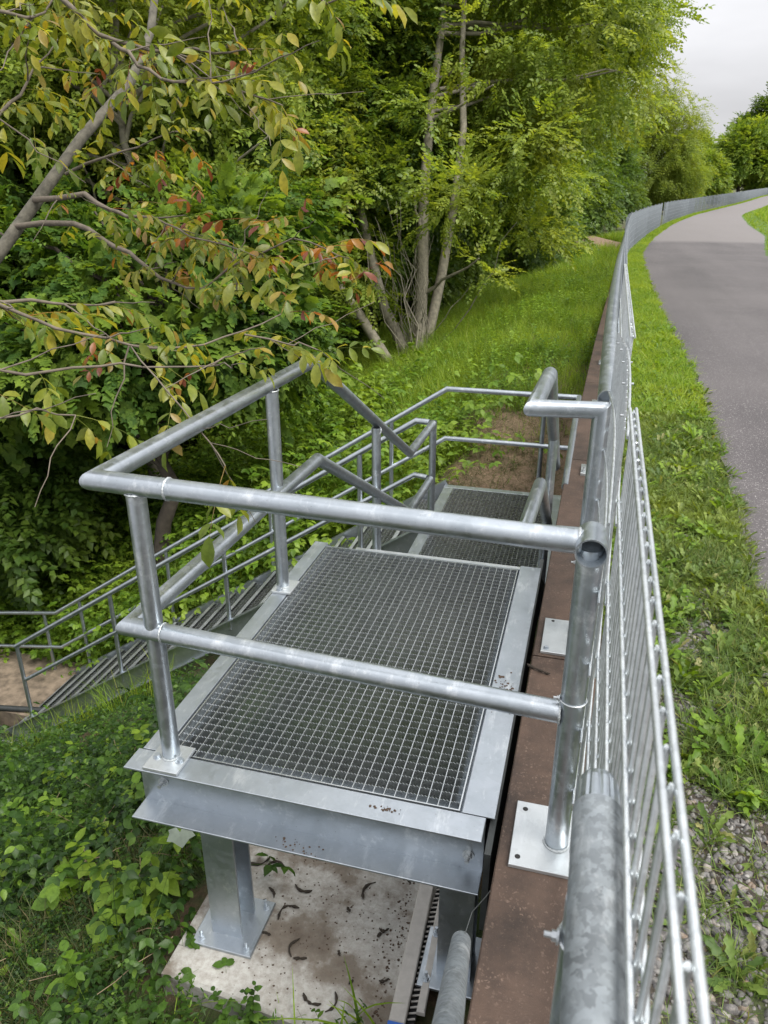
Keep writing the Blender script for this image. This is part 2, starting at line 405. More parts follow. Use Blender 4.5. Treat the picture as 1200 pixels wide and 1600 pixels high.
def m_path():
    m, nt, b = newmat('asphalt'); L = nt.links; pos = objvec(nt)
    f = noise(nt, 80, 2, .95, pos)
    sx = nd(nt, 'ShaderNodeMapping'); sx.inputs['Scale'].default_value = (1.2, .16, 1); L.new(pos, sx.inputs[0])
    n = noise(nt, .9, 6, .6, sx.outputs[0]); 
    c = ramp(nt, [(.3, (.043, .038, .040)), (.7, (.076, .068, .070))], n).outputs[0]
    c = mixc(nt, ramp(nt, [(.60, (0, 0, 0)), (.70, (.95, .95, .95))], f).outputs[0], c, (.42, .40, .39))
    c = mixc(nt, ramp(nt, [(.30, (.7, .7, .7)), (.44, (0, 0, 0))], f).outputs[0], c, (.035, .033, .033))
    # newer, paler surface beyond a joint
    sp = nd(nt, 'ShaderNodeSeparateXYZ'); L.new(pos, sp.inputs[0])
    pt = noise(nt, .35, 5, .6, pos); st = nd(nt, 'ShaderNodeMapping'); st.inputs['Scale'].default_value = (3.5, .05, 1); L.new(pos, st.inputs[0])
    c = mixc(nt, ramp(nt, [(.42, (0, 0, 0)), (.62, (.45, .45, .45))], pt).outputs[0], c, (.110, .100, .100))
    c = mixc(nt, ramp(nt, [(.50, (0, 0, 0)), (.70, (.18, .18, .18))], noise(nt, 1.0, 4, .6, st.outputs[0])).outputs[0], c, (.055, .050, .049))
    j = nd(nt, 'ShaderNodeMapRange'); j.inputs[1].default_value = 35.5; j.inputs[2].default_value = 37.5; j.inputs[4].default_value = .72; L.new(sp.outputs[1], j.inputs[0])
    c = mixc(nt, j.outputs[0], c, mixc(nt, f, (.13, .118, .115), (.20, .185, .18)))
    L.new(c, b.inputs['Base Color']); b.inputs['Roughness'].default_value = .82
    L.new(bump(nt, f, .5, .004), b.inputs['Normal'])
    return m
ph = np.concatenate([np.arange(-4, 40, .25), np.arange(40, 200, 1.5), np.arange(200, 420, 10)])
k = 9; PU = []
rag = rng.normal(0, 1, len(ph)); rag = np.convolve(rag, [.25, .5, .25], 'same')*.045
me_v = []
for a, y in enumerate(ph):
    l = terp(y, PL)+rag[a]; r = terp(y, PR)-rag[a]
    for q in range(k):
        u = l+(r-l)*q/(k-1); x = u+off(y)
        me_v.append((x, y, zp(y)-.032+.02*(1-((q-4)/4)**2)))
V = np.array(me_v); i = np.arange(len(ph)-1)[:, None]*k+np.arange(k-1)[None, :]
me = np_mesh('path', V, np.stack([i, i+1, i+k+1, i+k], -1).reshape(-1), 4, True); me.materials.append(m_path())
path = bpy.data.objects.new('path', me); COL.objects.link(path); path['kind'] = 'structure'

# ------------------------------------------------------------------ coping wall
wall = empty('retaining_wall', (0, 0, 0))
tag(wall, 'long retaining wall topped by rusty brown speckled coping under the handrail', 'wall')
cp = MB()
segs = [-3, .2, 2.6, 5.05, 7.5, 10, 12.5, 15, 17.5, 20, 22.5, 25]
for a, b in zip(segs[:-1], segs[1:]):
    n = 4
    for q in range(n):
        y0 = a+(b-a)*q/n+(.004 if q == 0 else 0); y1 = a+(b-a)*(q+1)/n-(.004 if q == n-1 else 0)
        o0, o1 = float(off(y0)), float(off(y1)); z0, z1 = float(zp(y0)), float(zp(y1))
        vs = []
        for (u, dz) in ((-.122, -.11), (-.122, -.004), (-.118, 0), (.138, 0), (.138, -.11)):
            vs += [(u+o0, y0, z0+dz), (u+o1, y1, z1+dz)]
        cp.add(vs, [(2*i, 2*i+2, 2*i+3, 2*i+1) for i in range(4)]+([(0, 2, 4, 6, 8)] if q == 0 else [])+([(9, 7, 5, 3, 1)] if q == n-1 else []))
cp.build('coping', M_COPING, wall)
wf = MB()
for a, b in zip(segs[:-1], segs[1:]):
    o0, o1 = float(off(a)), float(off(b)); z0, z1 = float(zp(a)), float(zp(b))
    vs = [(-.10+o0, a, -2.2), (-.10+o1, b, -2.2), (-.10+o0, a, z0-.1), (-.10+o1, b, z1-.1)]
    wf.add(vs, [(0, 2, 3, 1)])
wf.build('wall_face', m_simple('wall_face', (.035, .032, .028), .85, 0, 8, .5, .4), wall)

# ------------------------------------------------------------------ gratings
def grating(mb, x0, x1, y0, y1, z, px=.0333, py=.0333, depth=.03, tooth=True, along='x'):
    """bearing bars run along x (serrated tops), thin cross bars along y"""
    ny = max(1, round((y1-y0)/py)); nx = max(1, round((x1-x0)/px))
    t = .0022
    # frame
    for (a, b, c, d) in ((x0, x1, y0, y0+.004), (x0, x1, y1-.004, y1), (x0, x0+.004, y0+.0041, y1-.0041), (x1-.004, x1, y0+.0041, y1-.0041)):
        mb.box(a, b, c, d, z-depth, z+.0015)
    step = (x1-x0)/nx/3
    for i in range(1, ny):
        y = y0+(y1-y0)*i/ny
        if tooth:
            pts = []; x = x0+.0042; n = nx*3
            for k in range(n+1):
                xx = min(x0+k*step, x1-.0042); xx = max(xx, x0+.0042)
                pts.append((xx, z+.0012))
                if k < n: pts.append((x0+(k+.5)*step, z-.0032))
            vs = []
            for (xx, zz) in pts: vs += [(xx, y-t/2, zz), (xx, y+t/2, zz), (xx, y-t/2, z-depth), (xx, y+t/2, z-depth)]
            fs = []
            for k in range(len(pts)-1):
                a = 4*k; b = a+4; fs += [(a, b, b+1, a+1), (a+2, b+2, b, a), (a+1, b+1, b+3, a+3)]
            mb.add(vs, fs)
        else: mb.box(x0+.0042, x1-.0042, y-t/2, y+t/2, z-depth, z)
    for i in range(1, nx):
        x = x0+(x1-x0)*i/nx
        mb.box(x-.0011, x+.0011, y0+.0042, y1-.0042, z-.010, z+.0006)

def channel_x(mb, x0, x1, yf, z, h=.21, w=.085, t=.008, face=-1):
    """C channel along x, flanges pointing towards -y (face=-1) or +y"""
    a = yf; b = yf-face*w
    lo, hi = min(a, b), max(a, b)
    mb.bevbox(x0, x1, lo, hi, z-t, z, .0015)
    mb.bevbox(x0, x1, lo, hi, z-h, z-h+t, .0015)
    web = (b-t, b) if b > a else (b, b+t)
    mb.box(x0, x1, web[0], web[1], z-h+t, z-t)
def channel_y(mb, y0, y1, xf, z, h=.21, w=.075, t=.008, face=-1):
    a = xf; b = xf-face*w; lo, hi = min(a, b), max(a, b)
    mb.bevbox(lo, hi, y0, y1, z-t, z, .0015); mb.bevbox(lo, hi, y0, y1, z-h, z-h+t, .0015)
    web = (b-t, b) if b > a else (b, b+t)
    mb.box(web[0], web[1], y0, y1, z-h+t, z-t)

def bolts(parent, pts, d=(0, 0, 1), r=.010, h=.008, stud=.010, mat=None):
    for p in pts:
        m = MB(); m.bolt(p, d, r, h, stud); m.build('bolt', mat or M_GALV, parent)

# ---- upper landing
land = empty('steel_landing', (-.70, 2.5, 0))
tag(land, 'upper galvanised landing with serrated grating floor beside the brown coping', 'landing')
m = MB(); channel_x(m, -1.305, -.160, 1.622, 0, face=-1, w=.092, h=.215); fb = m.build('front_beam', M_GALV, land)
bolts(fb, [(-1.225, 1.7055, -.115), (-.205, 1.7055, -.150)], (0, -1, 0), .013, .011, .016, M_BRIGHT)
m = MB(); m.bevbox(-1.292, -1.222, 1.718, 3.36, -.006, .0, .001); m.box(-1.230, -1.222, 1.718, 3.36, -.21, -.006); m.box(-1.285, -1.2305, 1.718, 3.36, -.21, -.202)
m.build('side_beam', M_GALV, land)
m = MB(); m.bevbox(-.232, -.135, 1.718, 3.36, -.006, .0, .001); m.box(-.232, -.224, 1.718, 3.36, -.21, -.006); m.box(-.2235, -.150, 1.718, 3.36, -.21, -.202)
m.build('side_beam', M_GALV, land)
m = MB(); m.box(-1.2215, -.2325, 3.325, 3.333, -.2, -.004); m.build('back_beam', M_GALV, land)
m = MB(); m.box(-1.2215, -.2325, 1.718, 1.7501, -.046, -.040); m.box(-1.2215, -.2325, 3.29, 3.3245, -.046, -.040)
m.box(-1.2215, -1.19, 1.7505, 3.2895, -.046, -.040); m.box(-.262, -.2325, 1.7505, 3.2895, -.046, -.040)
m.build('grating_seat', M_GALV, land)
m = MB(); grating(m, -1.214, -.240, 1.7225, 3.316, -.003); m.build('grating', M_GRATE, land)
def column(parent, cx, cy, ztop, zbot, w=.118, rz=0, base=.235):
    m = MB(); M = Matrix.Translation((cx, cy, 0)) @ Matrix.Rotation(rz, 4, 'Z')
    t = .009
    m.box(-w/2, w/2, -w/2, -w/2+t, zbot+.012, ztop, M); m.box(-w/2, w/2, w/2-t, w/2, zbot+.012, ztop, M); m.box(-t/2, t/2, -w/2+t, w/2-t, zbot+.012, ztop, M)
    c = m.build('column', M_GALV, parent)
    m = MB(); m.bevbox(-base/2, base/2, -base/2, base/2, zbot, zbot+.014, .002, M); bp = m.build('base_plate', M_GALV, c)
    for a in (-1, 1):
        for b in (-1, 1):
            q = M @ Vector((a*base*.38, b*base*.38, zbot+.014)); mm = MB(); mm.bolt(q, (0, 0, 1), .011, .010, .022); mm.build('anchor_bolt', M_GALV, c)
    return c
column(land, -1.075, 1.80, -.216, -.85, rz=R(0))
column(land, -.245, 1.86, -.216, -.85)
column(land, -1.15, 3.25, -.211, -1.35)
column(land, -.25, 3.25, -.211, -1.35)
m = MB(); m.box(-.148, -.130, 1.60, 3.5, -.32, -.02); m.build('dark_strip', M_DARKSTEEL, land)  # dark strip along the gap between landing and coping
# soil crumbs lying on the beams
def crumbs(name, label, cx, cy, z, n, sx, sy, s=.008):
    m = MB()
    for i in range(n):
        x = cx+random.gauss(0, sx); y = cy+random.gauss(0, sy); r = s*random.uniform(.25, 1)
        vs = [(x+r*math.cos(a)*random.uniform(.6, 1.2), y+r*math.sin(a)*random.uniform(.6, 1.2), z) for a in [k*math.pi/3 for k in range(6)]]+[(x, y, z+r*random.uniform(.3, .7))]
        m.add(vs, [(k, (k+1) % 6, 6) for k in range(6)])
    o = m.build(name, M_SOILBIT); tag(o, label, 'dirt', kind='stuff')
crumbs('soil_crumbs', 'dry soil crumbs scattered on the landing beams', -.19, 2.33, .001, 60, .018, .06, .007)
crumbs('soil_crumbs', 'two small brown droppings of soil on front beam', -.45, 1.668, .001, 24, .020, .006, .006)
crumbs('soil_crumbs', 'specks of soil on bottom flange of front beam', -.72, 1.655, -.2065, 26, .05, .012, .005)

# ---- steps from the upper to the middle landing
def flight(parent, P0, dirv, side, n, rise, run, width, tread_depth, name_tread='tread'):
    """P0: inner corner at top; dirv: unit horizontal descent direction; side: unit across"""
    d = Vector(dirv); s = Vector(side); P0 = Vector(P0)
    M3 = Matrix(((s.x, d.x, 0), (s.y, d.y, 0), (0, 0, 1)))
    for i in range(1, n+1):
        base = P0+d*(run*(i-1))+Vector((0, 0, -rise*i))
        M = Matrix.Translation(base) @ M3.to_4x4()
        g = MB(); gm = MB(); grating(gm, .012, width-.012, .002, tread_depth-.028, 0, .0333, .0333, .028, tooth=False)
        g.add([M @ Vector(v) for v in gm.v], gm.f)
        t = g.build(name_tread, M_GRATE, parent)
        g = MB(); g.box(.012, width-.012, tread_depth-.032, tread_depth, -.032, .006, M)
        g.build('nosing', M_BRIGHT, t)
def stringer(parent, a, b, h=.21, t=.008, fl=.055, inward=1, side=(1, 0, 0)):
    """channel between points a, b (top edge line) seen from the side"""
    a = Vector(a); b = Vector(b); d = (b-a).normalized(); s = Vector(side).normalized()
    up = s.cross(d).normalized()
    if up.z < 0: up = -up
    m = MB()
    def slab(o0, o1, w0, w1):
        vs = []
        for p in (a, b):
            for o_ in (o0, o1):
                for w_ in (w0, w1): vs.append(p+up*o_+s*w_)
        m.add(vs, [(0, 1, 3, 2), (4, 6, 7, 5), (0, 4, 5, 1), (2, 3, 7, 6), (0, 2, 6, 4), (1, 5, 7, 3)])
    slab(-h+t, -t, 0, t*inward); slab(-t, 0, 0, fl*inward); slab(-h, -h+t, 0, fl*inward)
    return m.build('stringer', M_GALV, parent)
st1 = empty('stair_flight', (-.7, 4.1, -.5))
tag(st1, 'short straight galvanised step flight between upper and middle landing', 'stairs')
flight(st1, (-1.17, 3.34, 0), (0, 1, 0), (1, 0, 0), 5, .16, .315, .97, .31)
stringer(st1, (-1.175, 3.37, -.03), (-1.175, 4.95, -.95), side=(1, 0, 0), inward=-1)
stringer(st1, (-.195, 3.37, -.03), (-.195, 4.95, -.95), side=(1, 0, 0), inward=1)

# ---- middle landing
L2 = -.96
mid = empty('steel_landing', (-.7, 5.85, L2))
tag(mid, 'middle galvanised grating landing lying lower beside bare brown soil', 'landing')
m = MB(); channel_x(m, -1.25, -.13, 6.80, L2, face=1, w=.075); m.build('back_beam', M_GALV, mid)
m = MB(); m.bevbox(-1.245, -1.155, 4.93, 6.72, L2-.008, L2, .001); m.box(-1.245, -1.237, 4.93, 6.72, L2-.2, L2-.008); m.build('side_beam', M_GALV, mid)
m = MB(); m.bevbox(-.235, -.14, 4.93, 6.72, L2-.008, L2, .001); m.box(-.148, -.14, 4.93, 6.72, L2-.2, L2-.008); m.build('side_beam', M_GALV, mid)
m = MB(); m.box(-1.154, -.236, 4.93, 4.938, L2-.2, L2-.002); m.build('front_beam', M_GALV, mid)
m = MB(); grating(m, -1.150, -.240, 4.942, 6.715, L2-.003, tooth=False); m.build('grating', M_GRATE, mid)
column(mid, -1.17, 6.65, L2-.2, -1.55); column(mid, -.25, 6.65, L2-.2, -1.35)

# ---- long lower flight running down to the left
st2 = empty('stair_flight', (-3.6, 6.26, -2.6))
tag(st2, 'long galvanised flight with grated treads descending left through undergrowth', 'stairs')
NS = 18; RUN, RISE = .2617, .1706
flight(st2, (-1.26, 5.73, L2+.0), (-1, 0, 0), (0, 1, 0), NS, RISE, RUN, 1.06, .262)
x1 = -1.26-RUN*NS; z1 = L2-RISE*NS
stringer(st2, (-1.25, 5.715, L2+.035), (x1-.12, 5.715, z1-.05+.0), side=(0, 1, 0), inward=-1)
stringer(st2, (-1.25, 6.805, L2+.035), (x1-.12, 6.805, z1-.05), side=(0, 1, 0), inward=1)

# ---- start of the last flight beyond the lower landing
st3 = empty('stair_flight', (-6.6, 5.5, -4.2))
tag(st3, 'last little grated steps at the lower left, half buried in leaves', 'stairs')
flight(st3, (-6.55, 5.85, -4.02), (0, -1, 0), (1, 0, 0), 3, .17, .24, .75, .24)
m = MB(); m.tube([(-6.65, 5.87, -4.0), (-5.72, 6.02, -3.98)], .035, 12); m.build('edge_tube', M_DARKSTEEL, st3)
sl = MB(); sl.box(-8.6, -5.95, 5.9, 7.0, -4.32, -4.02); so_ = sl.build('concrete_slab', m_simple('sandy_concrete', (.16, .125, .09), .95, 0, 9, .65, .8))
tag(so_, 'sandy concrete slab at foot of the long flight', 'slab')

# ------------------------------------------------------------------ railings
r = .030
def post(parent, x, y, z0, z1, rr=.028, plate=None, name='post', holes=None):
    m = MB(); m.tube([(x, y, z0), (x, y, z1)], rr, 20, cap=False); o = m.build(name, M_RAIL, parent)
    return o
RT, RM = .95, .48
# railing around the upper landing (front + left side + sloping part)
g1 = empty('guard_railing', (-1.18, 1.70, 0))
tag(g1, 'nearest two bar tube railing round front and left side of the upper landing', 'railing')
def rail(parent, pts, rr=r, name='top_rail', cap=True, n=24):
    m = MB(); m.tube(pts, rr, n, cap=cap); return m.build(name, M_RAIL, parent)
A_ = (-1.255, 3.31); 
rail(g1, [(.022, 1.662, RT-.01), (-1.30, 1.70, RT-.003), (-1.255, 3.30, RT), (-1.165, 4.93, -.02), (-1.155, 5.66, -.02)])
rail(g1, [(.015, 1.662, RM-.025), (-1.26, 1.70, RM), (-1.24, 3.30, RM-.005), (-1.165, 4.93, -.47), (-1.155, 5.62, -.47)], name='mid_rail')
for (x, y, z0, z1, pl) in ((-1.176, 1.70, .01, RT-.03, 1), (-1.262, 2.85, .01, RT-.03, 1), (-1.205, 4.22, -.75, .37, 0), (-1.155, 5.68, L2, .0, 0)):
    post(g1, x, y, z0, z1)
    if pl:
        m = MB()
        if y < 2: m.bevbox(x-.062, x+.058, y-.075, y+.05, .0005, .012, .0015); bp = [(x-.040, y-.02, .012), (x+.040, y-.02, .012)]
        else: m.bevbox(x-.034, x+.058, y-.06, y+.06, .0005, .012, .0015); bp = [(x, y-.045, .012)]
        p = m.build('base_plate', M_BRIGHT, g1)
        bolts(p, bp, (0, 0, 1), .010, .008, 0)
for a_ in (((-1.176, 1.70, .014), (0, 0, 1), .030, .0028), ((-1.176, 1.70, RT-.028), (0, 0, 1), .028, .004), ((-1.068, 1.693, RT-.0035), (-1, .03, 0), .030, .0034), ((-1.262, 2.85, .014), (0, 0, 1), .029, .0028), ((-1.142, 1.694, RM), (1, 0, 0), .029, .0028), ((-1.205, 4.22, .35), (0, 1, -.6), .031, .003), ((-1.262, 2.85, RT-.026), (0, 0, 1), .028, .0035)):
    m = MB(); m.weld(*a_); m.build('weld_bead', M_WELD, g1)
# rails C -> D -> down the long flight (near side)
g2 = empty('stair_railing', (-1.3, 5.70, L2))
tag(g2, 'near side two bar railing following the long lower flight down', 'railing')
SLP = RISE/RUN
def down(x, z, xe): return z-(x-xe)*SLP
zt = -.02
xe = -5.72
rail(g2, [(-1.19, 5.70, zt), (-1.30, 5.72, zt), (xe, 5.72, zt-(-1.30-xe)*SLP)], .024, n=16)
rail(g2, [(-1.19, 5.66, -.47), (-1.30, 5.70, -.47), (xe+.05, 5.72, -.47-(-1.30-xe-.05)*SLP)], .021, 'mid_rail', n=16)
for x in (-1.78, -3.11, -4.42, -5.70):
    zr = zt-(-1.30-x)*SLP
    post(g2, x, 5.72, zr-1.05, zr-.01, .022)
g3 = empty('stair_railing', (-1.3, 6.80, L2))
tag(g3, 'far side two bar railing following the long lower flight and levelling off', 'railing')
xe = -6.07
ze = zt-(-1.26-xe)*SLP
rail(g3, [(-.08, 4.55, -.02), (-.08, 6.80, -.02), (-1.26, 6.80, zt), (xe, 6.80, ze), (-8.8, 6.80, ze-.42)], .024, n=16)
rail(g3, [(-.085, 4.55, -.49), (-.085, 6.79, -.49), (-1.26, 6.79, zt-.47), (xe, 6.79, ze-.49), (-8.8, 6.79, ze-.9)], .022, 'mid_rail', n=16)
for x in (-.37, -1.79, -3.11, -4.42, -5.70, -6.25, -7.8):
    zr = zt-max(0, -1.26-x)*SLP if x > xe else ze-(xe-x)*.155
    post(g3, x, 6.80, max(zr-1.02, -4.07), zr-.01, .021)
m = MB(); m.bevbox(-6.33, -6.05, 6.66, 6.94, -4.06, -4.045, .002); pt = m.build('base_plate', M_BRIGHT, g3)
bolts(pt, [(-6.28, 6.70, -4.045), (-6.10, 6.70, -4.045), (-6.28, 6.90, -4.045)], (0, 0, 1), .012, .01, .01)

# wall side railing: from the second wall post, across, along and down
g4 = empty('wall_railing', (.05, 2.8, 0))
tag(g4, 'wall side railing bending inward from second coping post and dropping beside steps', 'railing')
rail(g4, [(.052, 2.80, 0.02), (.052, 2.80, RT), (-.19, 2.77, RT), (-.17, 3.33, RT), (-.165, 4.95, -.03)], .032)
rail(g4, [(.03, 2.80, RM-.03), (-.19, 2.78, RM-.03), (-.17, 3.31, RM-.03), (-.165, 4.90, -.50)], .030, 'mid_rail')
post(g4, -.165, 4.25, -.80, .39, .027)
m = MB(); m.bevbox(-.078, .12, 2.62, 2.88, .0005, .013, .0015); pt = m.build('base_plate', M_BRIGHT, g4)
bolts(pt, [(-.058, 2.645, .013)], (0, 0, 1), .008, .006, 0)
m = MB(); m.tube([(-.045, 2.86, .0133), (-.045, 2.86, .0139)], .007, 12); m.build('bolt_hole', M_BLACK, pt)

# first wall post with the open tee on top
g5 = empty('wall_post', (.045, 1.66, 0))
tag(g5, 'wall post with open tube end on top, nearest on the brown coping', 'post')
m = MB(); m.tube([(.043, 1.662, .012), (.043, 1.662, RT-.02)], .0315, 24, cap=False); m.build('tube_post', M_RAIL, g5)
m = MB(); m.tube([(.043, 1.600, RT-.01), (.043, 1.705, RT-.01)], .0365, 28, cap=False); m.open_end((.043, 1.600, RT-.01), (0, -1, 0), .0365, .085, .0035, 28)
m.add([(.043+.0365*math.cos(a), 1.705, RT-.01+.0365*math.sin(a)) for a in [k*math.pi/14 for k in range(28)]], [tuple(range(28))])
m.build('open_tube_end', M_RAIL, g5)
m = MB(); m.bevbox(-.078, .125, 1.555, 1.795, .0005, .0135, .0015); pt = m.build('base_plate', M_BRIGHT, g5)
for (a, b) in ((-.056, 1.585), (-.052, 1.765)):
    m = MB(); m.tube([(a, b, .0137), (a, b, .0143)], .0078, 14); m.build('bolt_hole', M_BLACK, pt)
for a_ in (((.043, 1.662, .016), (0, 0, 1), .034, .003), ((.0135, 1.663, RT-.01), (-1, 0, 0), .031, .003), ((.013, 1.663, RM-.025), (-1, 0, 0), .031, .003)):
    m = MB(); m.weld(*a_); m.build('weld_bead', M_WELD, g5)
def clamp(parent, x, y, z, rr):
    m = MB(); m.tube([(x+(rr+.002)*math.cos(a), y+(rr+.002)*math.sin(a), z) for a in [k*math.pi/10+math.pi for k in range(21)]], .0022, 6)
    m.bolt((x-rr-.002, y-.004, z), (-1, 0, 0), .006, .005, .008); m.build('wire_clamp', M_BRIGHT, parent)
clamp(g5, .043, 1.662, RM+.02, .0315)
clamp(g4, .052, 2.80, .33, .032)

# near handrail with plastic insert at its end
def curve_pts(y0, y1, u, z, step=1.2):
    n = max(2, int((y1-y0)/step)+1); return [(u+float(off(y)), float(y), z+float(zp(y))) for y in np.linspace(y0, y1, n)]
h1 = empty('handrail', (.075, .6, 0))
tag(h1, 'thick spangled handrail in the near corner with fluted insert at its end', 'handrail')
m = MB(); m.tube([(.0605, -1.2, 1.035), (.0605, .712, 1.035)], .0285, 40); m.build('handrail_tube', M_SPANG, h1)
m = MB(); n = 48
ring = lambda y, rr, fl: [(.0605+(rr-(fl if k % 4 == 0 else 0))*math.cos(2*math.pi*k/n), y, 1.035+(rr-(fl if k % 4 == 0 else 0))*math.sin(2*math.pi*k/n)) for k in range(n)]
vs = ring(.712, .0262, 0)+ring(.716, .0262, .0016)+ring(.752, .0245, .0020)+ring(.762, .022, .001)
m.add(vs, [(j*n+k, j*n+(k+1) % n, (j+1)*n+(k+1) % n, (j+1)*n+k) for j in range(3) for k in range(n)]); m.add(ring(.762, .022, .001), [tuple(range(n))])
m.build('fluted_insert', M_GALV, h1)
m = MB(); m.tube([(.0575, .60, .01), (.0575, .60, 1.02)], .026, 20, cap=True); m.build('post', M_RAIL, h1)
clamp(h1, .0575, .60, .965, .026)

h2 = empty('handrail', (.06, 3.05, 0))
tag(h2, 'long handrail with open end starting behind the second wall post', 'handrail')
pp = curve_pts(3.02, 40, .052, .935)
m = MB(); m.tube(pp, .0355, 24, cap=False); m.open_end(pp[0], (0, -1, 0), .0355, .1, .004, 24); m.build('handrail_tube', M_RAIL, h2)
for y in (4.85, 6.65, 8.5, 10.3, 12.1, 14, 15.8, 17.6, 19.4, 21.2):
    o_, z_ = float(off(y)), float(zp(y))
    m = MB(); m.tube([(.055+o_, y, z_+.01), (.055+o_, y, z_+.93)], .03, 14, cap=False); q = m.build('post', M_RAIL, h2)
    m = MB(); m.bevbox(-.03+o_, .11+o_, y-.12, y+.06, z_+.0005, z_+.02, .002); b_ = m.build('base_plate', M_BRIGHT, q)
    m = MB(); m.bolt((-.012+o_, y-.085, z_+.02), (0, 0, 1), .011, .010, .02); m.build('anchor_bolt', M_BRIGHT, q)

# low pipe on the wall side, bottom of the picture
m = MB(); m.tube([(-.150, 1.21, .12), (-.125, .955, .36), (-.06, .30, .98)], .0225, 28); o = m.build('pipe_end', M_SPANG)
tag(o, 'cut spangled tube end slanting up at the bottom edge beside the coping', 'pipe')
# thin loose wire from its end
m = MB(); m.tube([(-.145, 1.19, .145), (-.135, 1.26, .16), (-.115, 1.36, .10), (-.112, 1.45, .02)], .0012, 6); o = m.build('loose_wire', M_DARKSTEEL)
tag(o, 'thin dark loose wire bent over the cut tube', 'wire')

# ------------------------------------------------------------------ mesh fence
def fence_mesh(P0, P1, h=1.23, n=8, rv=.0028, rh=.0037, dz_top=0, pitch=.05, rows=7):
    """panel from P0 to P1 (xyz of the top rod line), local to P0"""
    m = MB(); P0 = Vector(P0); P1 = Vector(P1); d = P1-P0; L = d.length
    s = Vector((d.y, -d.x, 0)).normalized()
    k = int(L/pitch)
    for i in range(k+1):
        p = P0+d*((i*pitch+.01)/L); e = random.uniform(-.002, .004)
        m.tube([p+Vector((0, 0, .003+e)), p+Vector((0, 0, -.001)), p-Vector((0, 0, h-.002))], [rv*.6, rv*1.25, rv], n, cap=True)
    for j in range(rows):
        z = -min(h-.01, j*.2)
        for q in (-1, 1):
            o_ = s*q*(rv+rh*.95)
            m.tube([P0+o_+Vector((0, 0, z)), P1+o_+Vector((0, 0, z))], rh, n, cap=True)
            if j < 0: pass
    return m
fA = empty('mesh_fence', (.09, .4, 0)); tag(fA, 'nearest double rod mesh fence rising beside the near handrail', 'fence')
m = fence_mesh((.093, -.86, 1.27), (.093, 1.635, 1.27), n=12); m.build('wire_panel', M_WIRE, fA)
# short filler piece, cut and slightly bowed
m = MB()
def fx(y): t = (y-1.60)/(2.98-1.60); return .086+.012*math.sin(t*math.pi)*(1), 1.222-.04*t+.05*math.sin(t*math.pi)
ys = np.arange(1.60, 2.99, .05)
for y in ys:
    x, z = fx(y); m.tube([(x-.006, y, z+random.uniform(.004, .02)), (x-.006, y, .05)], .003, 6)
for j in range(6):
    m.tube([(fx(y)[0]+.002, y, fx(y)[1]-.2*j-.005) for y in ys[::3]], .0036, 8)
    if j: m.tube([(fx(y)[0]-.014, y, fx(y)[1]-.2*j-.005) for y in ys[::3]], .0036, 8)
for y in ys[3::5]:
    x, z = fx(y); m.tube([(x-.016, y, z-.012), (x+.012, y+.002, z-.012)], .003, 6)
o = m.build('mesh_fence', M_WIRE); tag(o, 'short bowed filler of fence mesh with cut rod stubs between two full panels', 'fence')
def fp(y, u=.098): return Vector((u+float(off(y)), y, 1.27+float(zp(y))))
fB = empty('mesh_fence', (.1, 2.5, 0)); tag(fB, 'mesh fence following the path from the filler piece up to its opening', 'fence')
fC = empty('mesh_fence', (3.5, 52, 0)); tag(fC, 'distant mesh fence curving along the path beyond the opening', 'fence')
m = fence_mesh(fp(2.49), fp(4.99), n=6); m.build('wire_panel', M_WIRE, fB)
y = 5.0; ynext = []
while y < 175:
    dy = 2.5/math.hypot(1, float(off(y+1)-off(y-1))/2); ynext.append((y, y+dy)); y += dy
pm = fence_mesh((0, 0, 0), (0, 2.48, 0), n=4, rv=.0024, rh=.0050)
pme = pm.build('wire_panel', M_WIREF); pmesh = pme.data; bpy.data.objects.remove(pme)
mm = MB(); mm.box(-.03, .03, -.02, .02, -1.32, .02); mm.box(-.032, .032, -.022, .022, .0205, .026)
qo = mm.build('post', M_GALV); qmesh = qo.data; bpy.data.objects.remove(qo)
for i, (a, b) in enumerate(ynext):
    par = fB if i < 18 else fC; pl = Vector(par.location)
    if i != 18:
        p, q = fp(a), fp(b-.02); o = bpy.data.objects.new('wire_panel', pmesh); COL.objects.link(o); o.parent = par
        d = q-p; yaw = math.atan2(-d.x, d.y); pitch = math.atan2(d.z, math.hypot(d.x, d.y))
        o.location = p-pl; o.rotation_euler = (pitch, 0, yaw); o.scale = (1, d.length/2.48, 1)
    if i >= 6:
        o = bpy.data.objects.new('post', qmesh); COL.objects.link(o); o.parent = par; o.location = fp(a, .05)-pl

# ------------------------------------------------------------------ concrete pad, channel, catkins
pad = MB(); 
pv = [(-1.245, 1.56), (-.52, 1.50), (-.40, 1.50), (-.36, 2.6), (-1.23, 2.6)]
n = len(pv); vs = [(x, y, -1.25) for x, y in pv]+[(x, y, -.862) for x, y in pv]+[(x*.985-.012, y+(.01 if y < 2 else -.01), -.85) for x, y in pv]
pad.add(vs, [(k, (k+1) % n, n+(k+1) % n, n+k) for k in range(n)]+[(n+k, n+(k+1) % n, 2*n+(k+1) % n, 2*n+k) for k in range(n)]+[tuple(range(2*n, 3*n))])
o = pad.build('concrete_pad', M_CONC); tag(o, 'stained concrete foundation pad under the upper landing', 'foundation')
ch = empty('drain_channel', (-.37, 2.0, -.85)); tag(ch, 'pale perforated drainage channel with blue end cap beside the pad', 'drain')
M_PALE = m_simple('pale_plastic', (.42, .40, .37), .5, 0, 30, .12)
Mc = Matrix.Translation((-.395, 1.60, 0)) @ Matrix.Rotation(R(2), 4, 'Z')
m = MB(); m.bevbox(-.028, .028, .0, .85, -.86, -.835, .004, Mc); m.build('channel_edge', M_PALE, ch)
